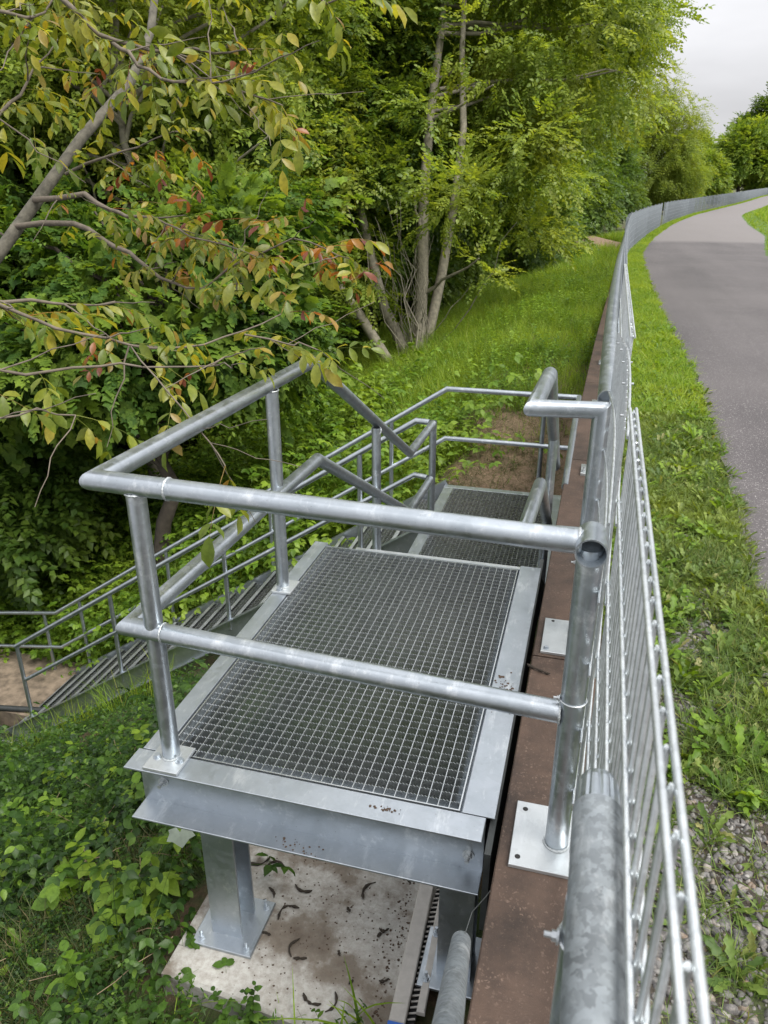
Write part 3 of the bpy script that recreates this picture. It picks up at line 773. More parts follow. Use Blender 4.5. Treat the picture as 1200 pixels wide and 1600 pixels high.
m = MB(); m.box(.029, .055, .0, .85, -.875, -.87, Mc); m.build('slot_bed', M_BLACK, ch)
m = MB(); 
for k in range(40): yk = .01+k*.021; m.tube([Mc @ Vector((.030, yk, -.862)), Mc @ Vector((.054, yk+.008, -.862))], .0035, 6)
m.build('slot_grille', M_PALE, ch)
m = MB(); m.bevbox(.056, .085, .05, .85, -.86, -.835, .004, Mc); m.build('channel_edge', M_PALE, ch)
m = MB(); m.bevbox(-.029, .029, -.022, -.001, -.885, -.834, .002, Mc); m.build('end_cap', M_BLUE, ch)
def catkin(cx, cy, z, L, a, bend):
    m = MB(); pts = []; rs = []
    for k in range(9):
        t = k/8-.5; pts.append((cx+math.cos(a)*L*t-math.sin(a)*bend*(t*t*4-1)*L*.25, cy+math.sin(a)*L*t+math.cos(a)*bend*(t*t*4-1)*L*.25, z+.005+random.uniform(0, .004))); rs.append(.0050*random.uniform(.4, 1.4) if 0 < k < 8 else .002)
    m.tube(pts, rs, 6); return m
spots = [(-1.02,2.07),(-.99,1.98),(-.97,1.90),(-.90,2.02),(-.86,1.86),(-.78,1.72),(-.72,1.99),(-.66,1.83),(-.60,2.06),(-.56,1.70),(-.62,1.62),(-.50,1.92),(-.47,1.78),(-.52,2.12),(-.70,1.60),(-.84,1.73),(-.94,1.80),(-.55,1.84),(-1.05,2.15)]
for (x, y) in spots:
    m = catkin(x+random.gauss(0, .03), y+random.gauss(0, .03), -.849, random.choice([.02, .035, .05, .075, .09]), random.uniform(0, 6), random.uniform(-1.6, 1.6))
    o = m.build('fallen_catkin', M_TWIG); tag(o, 'dark withered catkin lying on the stained concrete pad', 'catkin', 'withered catkins on the pad')
m = catkin(-.075, 2.50, .0, .10, R(-25), .2); o = m.build('fallen_twig', M_TWIG); tag(o, 'small black twig lying on the coping before the second plate', 'twig')

crumbs('soil_crumbs', 'scattered soil and leaf crumbs on the concrete pad', -.78, 1.95, -.849, 420, .20, .24, .0045)
crumbs('soil_crumbs', 'soil gathered on the pad along the drainage channel', -.47, 1.95, -.849, 160, .03, .26, .006)
# ------------------------------------------------------------------ foliage toolkit
def leaf_mat(name, stops, trans=.35, rough=.45, patch=None, patch_scale=.6, spec=.35):
    """stops: colour stops chosen per leaf; patch: second colour that comes in clumps (new growth)"""
    m, nt, b = newmat(name); L = nt.links
    g = nd(nt, 'ShaderNodeNewGeometry')
    c = ramp(nt, stops, g.outputs['Random Per Island']).outputs[0]
    if patch is not None:
        n = noise(nt, patch_scale, 3, .6, g.outputs['Position'])
        f = ramp(nt, [(.46, (0, 0, 0)), (.66, (.85, .85, .85))], n).outputs[0]
        c = mixc(nt, f, c, mixc(nt, g.outputs['Random Per Island'], tuple(k*.75 for k in patch), tuple(k*1.2 for k in patch)))
    vn = noise(nt, 55, 4, .65, g.outputs['Position'])
    c = mixc(nt, 1, c, ramp(nt, [(.3, (.72, .74, .66)), (.7, (1.2, 1.18, 1.15))], vn).outputs[0], 'MULTIPLY')
    L.new(c, b.inputs['Base Color']); b.inputs['Roughness'].default_value = rough
    b.inputs['Specular IOR Level'].default_value = spec
    t = nd(nt, 'ShaderNodeBsdfTranslucent'); tcx = mixc(nt, 1, c, (1.5, 1.35, .55), 'MULTIPLY'); L.new(tcx, t.inputs[0])
    ms = nd(nt, 'ShaderNodeMixShader'); ms.inputs[0].default_value = trans
    L.new(b.outputs[0], ms.inputs[1]); L.new(t.outputs[0], ms.inputs[2])
    out = [n for n in nt.nodes if n.type == 'OUTPUT_MATERIAL'][0]; L.new(ms.outputs[0], out.inputs[0])
    return m
def T(v, f): return np.array(v, float), np.array(f, int)
LEAF4 = T([(0, 0, 0), (.32, .42, .07), (0, 1, -.08), (-.32, .42, .07)], [(0, 1, 2), (0, 2, 3)])
def leaf8(w=.24, droop=.18, fold=.05):
    v = [(0, 0, 0), (w*.8, .22, fold), (w, .5, fold-.03), (w*.62, .78, fold-.08), (0, 1, -droop), (-w*.62, .78, fold-.08), (-w, .5, fold-.03), (-w*.8, .22, fold), (0, .25, 0), (0, .52, -.03), (0, .78, -droop*.5)]
    f = [(0, 1, 8), (1, 2, 9), (1, 9, 8), (2, 3, 10), (2, 10, 9), (3, 4, 10), (0, 8, 7), (8, 9, 7), (7, 9, 6), (9, 10, 6), (6, 10, 5), (10, 4, 5)]
    return T(v, f)
LEAF8 = leaf8()
def maple():
    ang = [-150, -112, -92, -62, -40, -18, 0, 18, 40, 62, 92, 112, 150]
    rad = [.34, .62, .54, .84, .66, .72, 1.0, .72, .66, .84, .54, .62, .34]
    v = [(0, 0, 0)]+[(math.sin(R(a))*q*.62, math.cos(R(a))*q*.62, -.16*q*q+.05*(i % 2)) for i, (a, q) in enumerate(zip(ang, rad))]
    return T(v, [(0, i+1, i) for i in range(1, 13)])
MAPLE = maple()
def merge(parts):
    V = []; F = []; b = 0
    for v, f in parts: V.append(v); F.append(f+b); b += len(v)
    return np.concatenate(V), np.concatenate(F)
def frames(d, up):
    """rotation matrices whose columns are x, y=d, z~up"""
    d = d/np.linalg.norm(d, axis=-1, keepdims=True)
    x = np.cross(d, up); x /= np.linalg.norm(x, axis=-1, keepdims=True)+1e-9
    z = np.cross(x, d)
    return np.stack([x, d, z], -1)
def scatter(tmpl, pos, rot, sc):
    v, f = tmpl; n = len(pos); m = len(v)
    if np.ndim(sc) == 1: sc = np.asarray(sc)[:, None, None]
    V = np.einsum('nij,mj->nmi', rot, v)*sc+pos[:, None, :]
    F = f[None]+(np.arange(n)*m)[:, None, None]
    return V.reshape(-1, 3), F.reshape(-1, 3)
def fmesh(name, parts, mat, parent=None, sm=False):
    v, f = merge(parts) if isinstance(parts, list) else parts
    if parent is not None: v = v-np.array(abs_loc(parent))
    me = np_mesh(name, v, f.reshape(-1), 3, sm); me.materials.append(mat)
    o = bpy.data.objects.new(name, me); COL.objects.link(o)
    if parent is not None: o.parent = parent
    return o
def rand_dirs(n, zlo=-1, zhi=1):
    a = rng.uniform(0, 2*math.pi, n); z = rng.uniform(zlo, zhi, n); r_ = np.sqrt(1-z*z)
    return np.stack([r_*np.cos(a), r_*np.sin(a), z], -1)
def stem_tris(pts, r_):
    """3-sided tapering stem as triangles"""
    P = np.array(pts, float); n = len(P); V = []
    for i in range(n):
        rr = r_*(1-.7*i/(n-1))
        d = P[min(i+1, n-1)]-P[max(i-1, 0)]; d /= np.linalg.norm(d)+1e-9
        a = np.cross(d, (0.3, .2, .9)); a /= np.linalg.norm(a)+1e-9; b_ = np.cross(d, a)
        for k in range(3): t = 2*math.pi*k/3; V.append(P[i]+rr*(a*math.cos(t)+b_*math.sin(t)))
    F = []
    for i in range(n-1):
        for k in range(3): a = i*3+k; b_ = i*3+(k+1) % 3; F += [(a, b_, b_+3), (a, b_+3, a+3)]
    return T(V, F)
def spray(nl=9, L=.30, leaf=LEAF4, size=.07, seed=0, droop=.25):
    """a twig with alternate leaves and a tip leaf, growing along +Y"""
    r0 = np.random.default_rng(seed); parts = []
    pts = [(0, L*t, -droop*L*t*t) for t in np.linspace(0, 1, 4)]
    parts.append(stem_tris(pts, .0018+L*.004))
    for i in range(nl):
        t = (i+1)/nl; s = -1 if i % 2 else 1
        p = np.array([[0, L*t, -droop*L*t*t]])
        a = r0.uniform(.6, 1.25) if i < nl-1 else .05
        d = np.array([[s*math.sin(a), math.cos(a), r0.uniform(-.45, .15)]])
        rot = frames(d, np.array([[r0.normal(0, .35), r0.normal(0, .2), 1.]]))
        parts.append(scatter(leaf, p, rot, np.array([size*r0.uniform(.7, 1.2)])))
    return merge(parts)

def crown(ells, n_clump, per, clump_r=.55, tm=None, sc=(.8, 1.25), hang=.1, seed=1, holes=.0, flat=.75):
    """foliage of ellipsoids; sprays grow outward in uneven clumps"""
    global rng
    r0 = np.random.default_rng(seed)
    tot = sum(e[3]*e[4]*e[5] for e in ells)**1.0
    C = []; D = []
    for e in ells:
        k = max(3, int(n_clump*e[3]*e[4]*e[5]/tot))
        a = r0.uniform(0, 2*math.pi, k); z = r0.uniform(-1, 1, k); q = np.sqrt(1-z*z)
        n_ = np.stack([q*np.cos(a), q*np.sin(a), z], -1)
        rr = r0.uniform(.30, 1, k)**.45*(1+r0.normal(0, .10, k))
        C.append(np.array(e[:3])+n_*rr[:, None]*np.array(e[3:6])); D.append(n_)
    C = np.concatenate(C); D = np.concatenate(D); k = len(C)
    rad = clump_r*r0.uniform(.5, 1.5, k)
    cnt = np.maximum(2, (per*(rad/clump_r)**2*r0.uniform(.5, 1.4, k))).astype(int)
    ids = np.repeat(np.arange(k), cnt); n = len(ids)
    a = r0.uniform(0, 2*math.pi, n); z = r0.uniform(-.8, 1, n); q = np.sqrt(1-z*z)
    o_ = np.stack([q*np.cos(a), q*np.sin(a), z*flat], -1)
    pos = C[ids]+o_*(rad[ids]*r0.uniform(.15, 1, n)**.6)[:, None]
    d = o_*.8+D[ids]*.7+r0.normal(0, .35, (n, 3)); d[:, 2] -= hang
    up = np.stack([r0.normal(0, .4, n), r0.normal(0, .4, n), np.ones(n)], -1)+D[ids]*.5
    rot = frames(d, up); s = r0.uniform(sc[0], sc[1], n)
    parts = []; tms = tm
    for j, t_ in enumerate(tms):
        m_ = (np.arange(n) % len(tms)) == j
        if m_.any(): parts.append(scatter(t_, pos[m_], rot[m_], s[m_]))
    return parts, C

M_BARK = m_simple('grey_bark', (.22, .20, .155), .9, 0, 14, .45, .8)
M_BARKD = m_simple('dark_bark', (.055, .045, .034), .92, 0, 12, .45, .8)
M_TWIGB = m_simple('branch_bark', (.115, .095, .072), .85, 0, 25, .4, .6)
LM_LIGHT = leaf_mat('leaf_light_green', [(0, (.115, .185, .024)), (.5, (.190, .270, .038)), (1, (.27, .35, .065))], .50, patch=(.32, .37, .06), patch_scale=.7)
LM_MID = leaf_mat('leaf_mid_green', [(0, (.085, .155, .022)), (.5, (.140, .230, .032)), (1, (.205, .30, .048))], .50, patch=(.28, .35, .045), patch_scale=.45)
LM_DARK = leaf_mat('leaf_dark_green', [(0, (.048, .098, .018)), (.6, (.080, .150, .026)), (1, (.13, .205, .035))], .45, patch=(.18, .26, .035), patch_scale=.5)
LM_YEL = leaf_mat('leaf_yellow_green', [(0, (.13, .20, .03)), (1, (.25, .32, .05))], .45, patch=(.34, .39, .07), patch_scale=.3)
LM_MAPLE = leaf_mat('maple_leaf', [(0, (.040, .095, .018)), (.6, (.080, .155, .025)), (1, (.16, .25, .04))], .48, .55, patch=(.20, .29, .035), patch_scale=1.2, spec=.2)
LM_WALNUT = leaf_mat('walnut_leaf', [(0, (.085, .130, .018)), (.45, (.165, .225, .030)), (.74, (.24, .27, .045)), (.88, (.36, .31, .03)), (.95, (.24, .16, .07)), (.98, (.36, .14, .025)), (1, (.15, .04, .025))], .50, .40, patch=(.27, .27, .035), patch_scale=2.2, spec=.5)
LM_BRAMBLE = leaf_mat('bramble_leaf', [(0, (.013, .038, .007)), (.6, (.030, .075, .011)), (.92, (.065, .135, .016)), (1, (.17, .28, .03))], .38, .45, patch=(.07, .145, .018), patch_scale=1.6)  # leaf colours darkened in place of shade from overhead
LM_HERB = leaf_mat('herb_leaf', [(0, (.065, .135, .014)), (.5, (.12, .225, .020)), (1, (.20, .32, .035))], .45, .5, patch=(.24, .34, .035), patch_scale=1.1)
LM_GRASS = leaf_mat('grass_blade', [(0, (.10, .19, .018)), (.5, (.175, .30, .025)), (.85, (.26, .38, .045)), (1, (.34, .36, .11))], .5, .5, patch=(.30, .40, .045), patch_scale=.8)
LM_DULLG = leaf_mat('dull_grass_blade', [(0, (.035, .060, .015)), (.5, (.065, .095, .025)), (.8, (.12, .12, .05)), (1, (.16, .12, .06))], .3, .6)
LM_VERGE = leaf_mat('verge_leaf', [(0, (.055, .105, .020)), (.5, (.105, .170, .032)), (.85, (.165, .235, .050)), (1, (.25, .24, .10))], .34, .55, patch=(.19, .25, .04), patch_scale=1.3)

TM_SPR = [spray(11, .34, LEAF4, .095, 1), spray(9, .28, LEAF4, .10, 2, .35), spray(12, .40, LEAF4, .085, 3)]
TM_SPR8 = [spray(9, .34, LEAF8, .085, 4), spray(11, .40, leaf8(.30), .075, 5)]
TM_FINE = [spray(14, .5, T([(0, 0, 0), (.16, .4, .03), (0, 1, -.08), (-.16, .4, .03)], [(0, 1, 2), (0, 2, 3)]), .10, 6, .6)]
TM_BIG = [spray(9, .8, LEAF4, .26, 7), spray(8, .7, LEAF4, .28, 8)]
TM_MAP = [spray(7, .34, MAPLE, .13, 9, .3), spray(6, .30, MAPLE, .16, 10, .4), spray(9, .34, LEAF8, .07, 21)]

def limb_mesh(name, lines, mat, parent):
    """tapered limbs, one continuous crooked part"""
    m = MB()
    for pts, r0, r1 in lines:
        n = len(pts); m.tube(pts, [r0+(r1-r0)*i/(n-1) for i in range(n)], 9)
    return m.build(name, mat, parent, sharp=180)
def crook(a, b, n=6, j=.08):
    a = Vector(a); b = Vector(b); L = (b-a).length
    return [a.lerp(b, t/n)+Vector((random.gauss(0, j), random.gauss(0, j), random.gauss(0, j*.6)))*L*.35*(math.sin(math.pi*t/n)) for t in range(n+1)]
def tree(name, label, x, y, ells, cm, bark, n_clump, per, trunk_r=.14, stems=None, group=None, **kw):
    """ells relative to the trunk base"""
    z = float(ground_h(x, y))-.05
    root = empty(name, (x, y, z)); tag(root, label, 'tree', group)
    E = [(x+e[0], y+e[1], z+e[2], e[3], e[4], e[5]) for e in ells]
    parts, C = crown(E, n_clump, per, **kw)
    top = Vector((E[0][0], E[0][1], E[0][2]+E[0][5]*.55)); base = Vector((x, y, z))
    lines = []
    if stems: lines += stems
    else: lines.append((crook(base, top, 8, .10), trunk_r, trunk_r*.25))
    tr = limb_mesh('trunk', lines, bark, root)
    bl = []
    idx = rng.permutation(len(C))[:26]
    main = lines[0][0]
    for i in idx:
        c = Vector(C[i]); t = min(max((c.z-base.z)/max(.1, top.z-base.z)-.22, .12), .9); k = t*(len(main)-1); a = main[int(k)].lerp(main[min(int(k)+1, len(main)-1)], k-int(k))
        bl.append((crook(a, c, 5, .14), trunk_r*.30, .012))
    limb_mesh('branches', bl, bark, tr)
    fmesh('crown', parts, cm, root)
    return root
def copy_tree(root, x, y, s, rz, label, group=None, dz=0):
    o = root.copy(); COL.objects.link(o)
    o.location = (x, y, float(ground_h(x, y))-.05+dz); o.scale = (s, s, s); o.rotation_euler = (0, 0, rz)
    o['label'] = label
    for ch in [c for c in bpy.data.objects if c.parent == root]:
        c = ch.copy(); COL.objects.link(c); c.parent = o
        for g in [q for q in bpy.data.objects if q.parent == ch]:
            d = g.copy(); COL.objects.link(d); d.parent = c
    return o

# ------------------------------------------------------------------ trees
# clump of grey stems at the edge of the meadow
S1 = [(-3.13, 13.89, -1.3), (-3.23, 14.5, 0.27), (-3.36, 15.05, 1.59), (-3.39, 15.63, 2.91), (-3.36, 16.22, 4.22), (-3.39, 16.89, 5.76), (-3.3, 17.1, 7.4)]
S2 = [(-3.1, 14.14, -1.3), (-2.9, 14.67, 0.15), (-2.79, 15.25, 1.59), (-2.76, 15.65, 2.68), (-2.92, 16.1, 3.98), (-3.01, 16.75, 5.7)]
S3 = [(-3.33, 13.94, -1.3), (-3.91, 14.25, -0.42), (-4.36, 14.75, 0.69), (-4.92, 15.38, 2.15), (-5.39, 15.89, 3.3), (-5.75, 16.49, 4.57), (-6.08, 17.16, 5.99)]
V3 = lambda P: [Vector(p) for p in P]
stems = [(V3(S1), .12, .045), (V3(S2), .105, .04), (V3(S3), .11, .04)]
for i in range(26):
    a = random.uniform(0, 6.28); q = random.uniform(.05, .38)
    b0 = Vector((-3.2+q*math.cos(a), 13.95+q*math.sin(a), -1.3)); stems.append((crook(b0, b0+Vector((random.gauss(0, .5), random.gauss(-.1, .4), random.uniform(1.2, 2.9))), 7, .12), random.uniform(.006, .018), .003))
tree('stemmed_tree', 'pale green tree with several grey upright stems and suckers at the meadow edge', -3.2, 14.0,
     [(.4, 3.7, 5.3, 2.7, 1.6, 2.2), (1.5, 1.4, 3.3, 1.4, 1.1, 1.2), (1.6, 1.5, 2.0, .9, .8, .7), (-1.9, 2.7, 4.6, 1.8, 1.3, 1.7), (.2, 3.0, 7.6, 3.0, 1.7, 1.6), (2.0, 3.4, 5.6, 2.2, 1.8, 1.9), (-.9, -.2, 3.1, 1.0, .4, .7), (.9, -.3, 2.7, .7, .35, .5), (-2.0, .2, 5.8, 1.2, .7, 1.0), (-.8, -.5, 1.3, .5, .3, .4), (1.0, -.2, 1.5, .6, .35, .5), (.1, .6, 4.2, .9, .3, .55), (-.2, 1.1, 6.0, 1.2, .4, .8), (.9, 1.0, 5.0, .8, .4, .6), (-.6, .6, 3.0, .6, .3, .5)],
     LM_LIGHT, M_BARK, 330, 30, .13, stems, clump_r=.42, tm=TM_SPR8+TM_SPR, sc=(.7, 1.2), seed=11, hang=.25)
LEAN = [(-3.5, 13.67, -1.55), (-4.22, 13.63, -0.46), (-4.85, 13.56, 0.38), (-5.52, 13.69, 1.7), (-6.02, 13.56, 2.31), (-6.42, 13.49, 3.01), (-6.7, 13.6, 4.2)]
tree('leaning_tree', 'tree whose bare grey trunk leans left from foot of the stem clump', -3.5, 13.67,
     [(-2.9, .3, 5.6, 1.7, 1.2, 1.5), (-2.2, 1.1, 4.2, 1.4, .8, 1.1), (-3.8, .1, 3.9, 1.2, .9, 1.2), (-3.9, .2, 7.0, 1.8, 1.2, 1.2)],
     LM_LIGHT, M_BARK, 190, 28, .12, [(V3(LEAN), .105, .045)], clump_r=.40, tm=TM_SPR8+TM_SPR, sc=(.7, 1.15), seed=12)
# maples on the left, dark broad leaves
mp = tree('maple_tree', 'dark maple with broad lobed leaves behind the reddish walnut branches', -5.2, 7.7,
     [(.2, .6, 3.7, 1.5, 1.2, 1.2), (.9, .8, 3.2, 1.0, .8, .9), (-1.5, .6, 3.6, 1.4, 1.0, 1.3), (.9, 1.2, 4.3, .9, .8, .8), (-.4, -.2, 3.2, 1.0, .7, .7)],
     LM_MAPLE, M_BARKD, 165, 26, .12, clump_r=.45, tm=TM_MAP, sc=(.7, 1.15), seed=13, hang=.35)
copy_tree(mp, -8.6, 9.4, 1.1, 2.2, 'taller dark maple standing deeper in the wood at far left')
br = tree('bright_tree', 'light yellow green tree with backlight put into its pale leaves at the upper left behind the walnut limb', -6.6, 10.3,
     [(.3, -.3, 6.6, 1.8, 1.2, 1.3), (-1.6, -.6, 6.9, 1.6, 1.2, 1.5), (1.7, .2, 5.6, 1.2, .9, 1.0), (.4, -.2, 8.3, 2.2, 1.4, 1.2), (2.3, .4, 7.2, 1.3, 1.0, 1.1), (1.1, -.3, 4.5, .9, .7, .8)],
     LM_LIGHT, M_BARK, 240, 26, .11, clump_r=.40, tm=TM_SPR8+TM_SPR, sc=(.65, 1.1), seed=23)  # pale leaf colour stands in for backlit foliage
# wood behind, built once per kind and repeated
ash = tree('woodland_tree', 'mid green woodland tree filling the gap left of the stem clump', -7.2, 15.5,
     [(0, 0, 6.0, 2.8, 2.4, 3.0), (1.7, -.6, 3.8, 1.8, 1.5, 1.7), (-1.6, .4, 4.0, 1.9, 1.6, 1.9), (.3, .5, 9.2, 2.2, 2.0, 1.9), (.8, -1.2, 2.2, 1.5, 1.1, 1.2), (-1.8, -.9, 2.0, 1.3, 1.1, 1.2)],
     LM_MID, M_BARKD, 430, 26, .18, clump_r=.55, tm=TM_SPR, sc=(.85, 1.35), seed=14)
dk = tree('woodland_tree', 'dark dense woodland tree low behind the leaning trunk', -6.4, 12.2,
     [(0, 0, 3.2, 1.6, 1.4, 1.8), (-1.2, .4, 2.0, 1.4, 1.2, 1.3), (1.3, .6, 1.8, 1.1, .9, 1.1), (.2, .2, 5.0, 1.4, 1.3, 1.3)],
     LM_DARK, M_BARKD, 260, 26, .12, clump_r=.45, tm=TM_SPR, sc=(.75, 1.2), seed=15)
big = tree('overhanging_tree', 'tall green tree leaning its crown towards path beyond the stem clump', -3.9, 29.5,
     [(-.3, 0, 8.0, 3.6, 3.4, 3.8), (2.9, .8, 9.4, 2.5, 2.4, 2.2), (3.9, .5, 7.9, 1.4, 1.6, 1.2), (-1.2, -1.0, 3.6, 2.6, 2.2, 2.6), (1.0, .5, 4.2, 2.2, 2.0, 2.2), (1.5, 0, 11.8, 3.6, 3.0, 2.0), (3.2, .8, 12.2, 2.0, 2.0, 1.4)],
     LM_MID, M_BARKD, 620, 30, .28, clump_r=.65, tm=TM_SPR+TM_FINE, sc=(1.0, 1.6), seed=16, hang=.5)
yw = tree('willow_tree', 'yellow green drooping willow crown at the bend of the fence', 4.0, 88,
     [(0, 0, 4.6, 3.8, 3.2, 3.4), (1.6, 0, 7.6, 2.3, 2.4, 2.2), (-1.8, 0, 9.8, 2.2, 2.3, 2.7), (3.1, 0, 3.6, 1.8, 2.0, 2.2), (.6, .6, 11.2, 1.3, 1.3, 1.9), (-3.6, -.6, 7.0, 2.0, 2, 3.2)],
     LM_YEL, M_BARKD, 300, 26, .3, clump_r=.95, tm=[spray(14, 1.1, T([(0, 0, 0), (.14, .4, .03), (0, 1, -.08), (-.14, .4, .03)], [(0, 1, 2), (0, 2, 3)]), .30, 6, .8)], sc=(.6, 1.1), seed=17, hang=.35)
WOOD = [  # source, x, y, scale, turn, label
 (ash, -10.2, 13.2, 1.0, 1.1, 'woodland tree with mid green crown standing behind the maples'),
 (ash, -11.5, 18.5, 1.25, 2.6, 'tall woodland tree rising deep behind the leaning trunk'),
 (ash, -4.6, 20.5, 1.0, 4.0, 'woodland tree directly behind the grey stem clump'),
 (ash, -7.6, 24.0, 1.3, .4, 'big woodland tree filling the dark space between stems'),
 (ash, -16.5, 15.0, 1.3, 5.0, 'large woodland tree at the extreme left edge'),
 (ash, -4.6, 40.0, 1.2, 1.9, 'woodland tree past the bare soil mound behind the fence'),
 (ash, -13.5, 27.0, 1.6, 3.4, 'largest woodland tree far back in the dark wood'),
 (ash, -3.6, 49.0, 1.0, 2.5, 'rounded green tree close behind the fence bend'),
 (ash, -1.0, 63.0, 1.0, 5.4, 'darker round tree left below the yellow green willow'),
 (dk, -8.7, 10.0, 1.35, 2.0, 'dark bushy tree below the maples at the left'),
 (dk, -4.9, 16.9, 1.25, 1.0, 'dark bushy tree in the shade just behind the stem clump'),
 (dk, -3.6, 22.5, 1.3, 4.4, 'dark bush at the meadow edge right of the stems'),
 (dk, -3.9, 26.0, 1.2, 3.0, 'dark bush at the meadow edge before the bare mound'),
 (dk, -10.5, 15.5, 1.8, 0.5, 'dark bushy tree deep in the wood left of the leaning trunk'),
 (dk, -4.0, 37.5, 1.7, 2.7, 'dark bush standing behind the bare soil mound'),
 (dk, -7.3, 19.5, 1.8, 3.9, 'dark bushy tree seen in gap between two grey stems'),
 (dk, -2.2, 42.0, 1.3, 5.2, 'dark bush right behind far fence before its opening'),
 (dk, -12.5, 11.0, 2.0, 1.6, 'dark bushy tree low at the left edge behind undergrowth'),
 (dk, -.4, 55.0, 1.1, 2.6, 'green bush directly behind the far fence near its opening'),
 (big, -12.0, 37.0, 1.2, 1.2, 'tall tree whose top closes the wood behind the stems'),
 (big, -22.0, 27.0, 1.2, 2.4, 'tall tree closing the wood at the upper left'),
 (big, -7.5, 47.0, 1.2, 4.0, 'tall tree in the back row left of the willow'),
 (big, -5.5, 60.0, 1.0, .6, 'tall tree rising just behind the round trees at the bend'),
 (big, -30.0, 34.0, 1.6, 5.3, 'giant tree behind the whole wood on the left'),
]
for src, x, y, s, rz, lab in WOOD: copy_tree(src, x, y, s, rz, lab)
# far group at the end of the path
far = tree('far_tree', 'broad green tree past the fence end', 24.5, 178,
     [(0, 0, 7.5, 4.6, 4, 4.6), (4.8, 0, 4.8, 3.4, 3.4, 3.6), (-4.2, 0, 4.5, 3.0, 3, 3.4), (1.8, 0, 11.4, 2.4, 2.4, 2.2), (-2.4, 1, 9.8, 2.2, 2.2, 1.8), (6.5, 1, 8.2, 2.0, 2, 1.8)],
     LM_MID, M_BARKD, 210, 26, .4, clump_r=1.15, tm=TM_BIG, sc=(1.2, 2.1), seed=18)
copy_tree(far, 19, 208, 1.0, 2.0, 'dark wide tree behind broad green tree at the end of the fence')
copy_tree(far, 13.0, 124, .5, 4.0, 'small round bright tree behind the fence right of the willow')
copy_tree(far, 46, 220, .85, 1.0, 'green tree at the right picture edge above the path')
copy_tree(far, 38, 262, 1.1, 3.0, 'distant wide tree closing the gap beside the tall dark one')
copy_tree(far, 62, 235, .9, 5.0, 'distant tree beyond the right picture edge bank')
copy_tree(far, 7.6, 104, .5, 5.0, 'lower green tree between the willow and the small bright tree')
tree('tall_dark_tree', 'tall dark ragged tree standing highest against the sky at right', 38.5, 240,
     [(0, 0, 17, 4.5, 5, 5), (2.5, 0, 24, 3, 4, 4.5), (-5, 0, 14, 3.5, 4, 3.5), (7, 0, 16, 4, 4, 4), (-1.5, 0, 20.5, 2.5, 3, 2.5), (5.5, 0, 21, 2.5, 3, 3)],
     LM_DARK, M_BARKD, 130, 30, .6, clump_r=1.9, tm=TM_BIG, sc=(1.6, 2.6), seed=19)

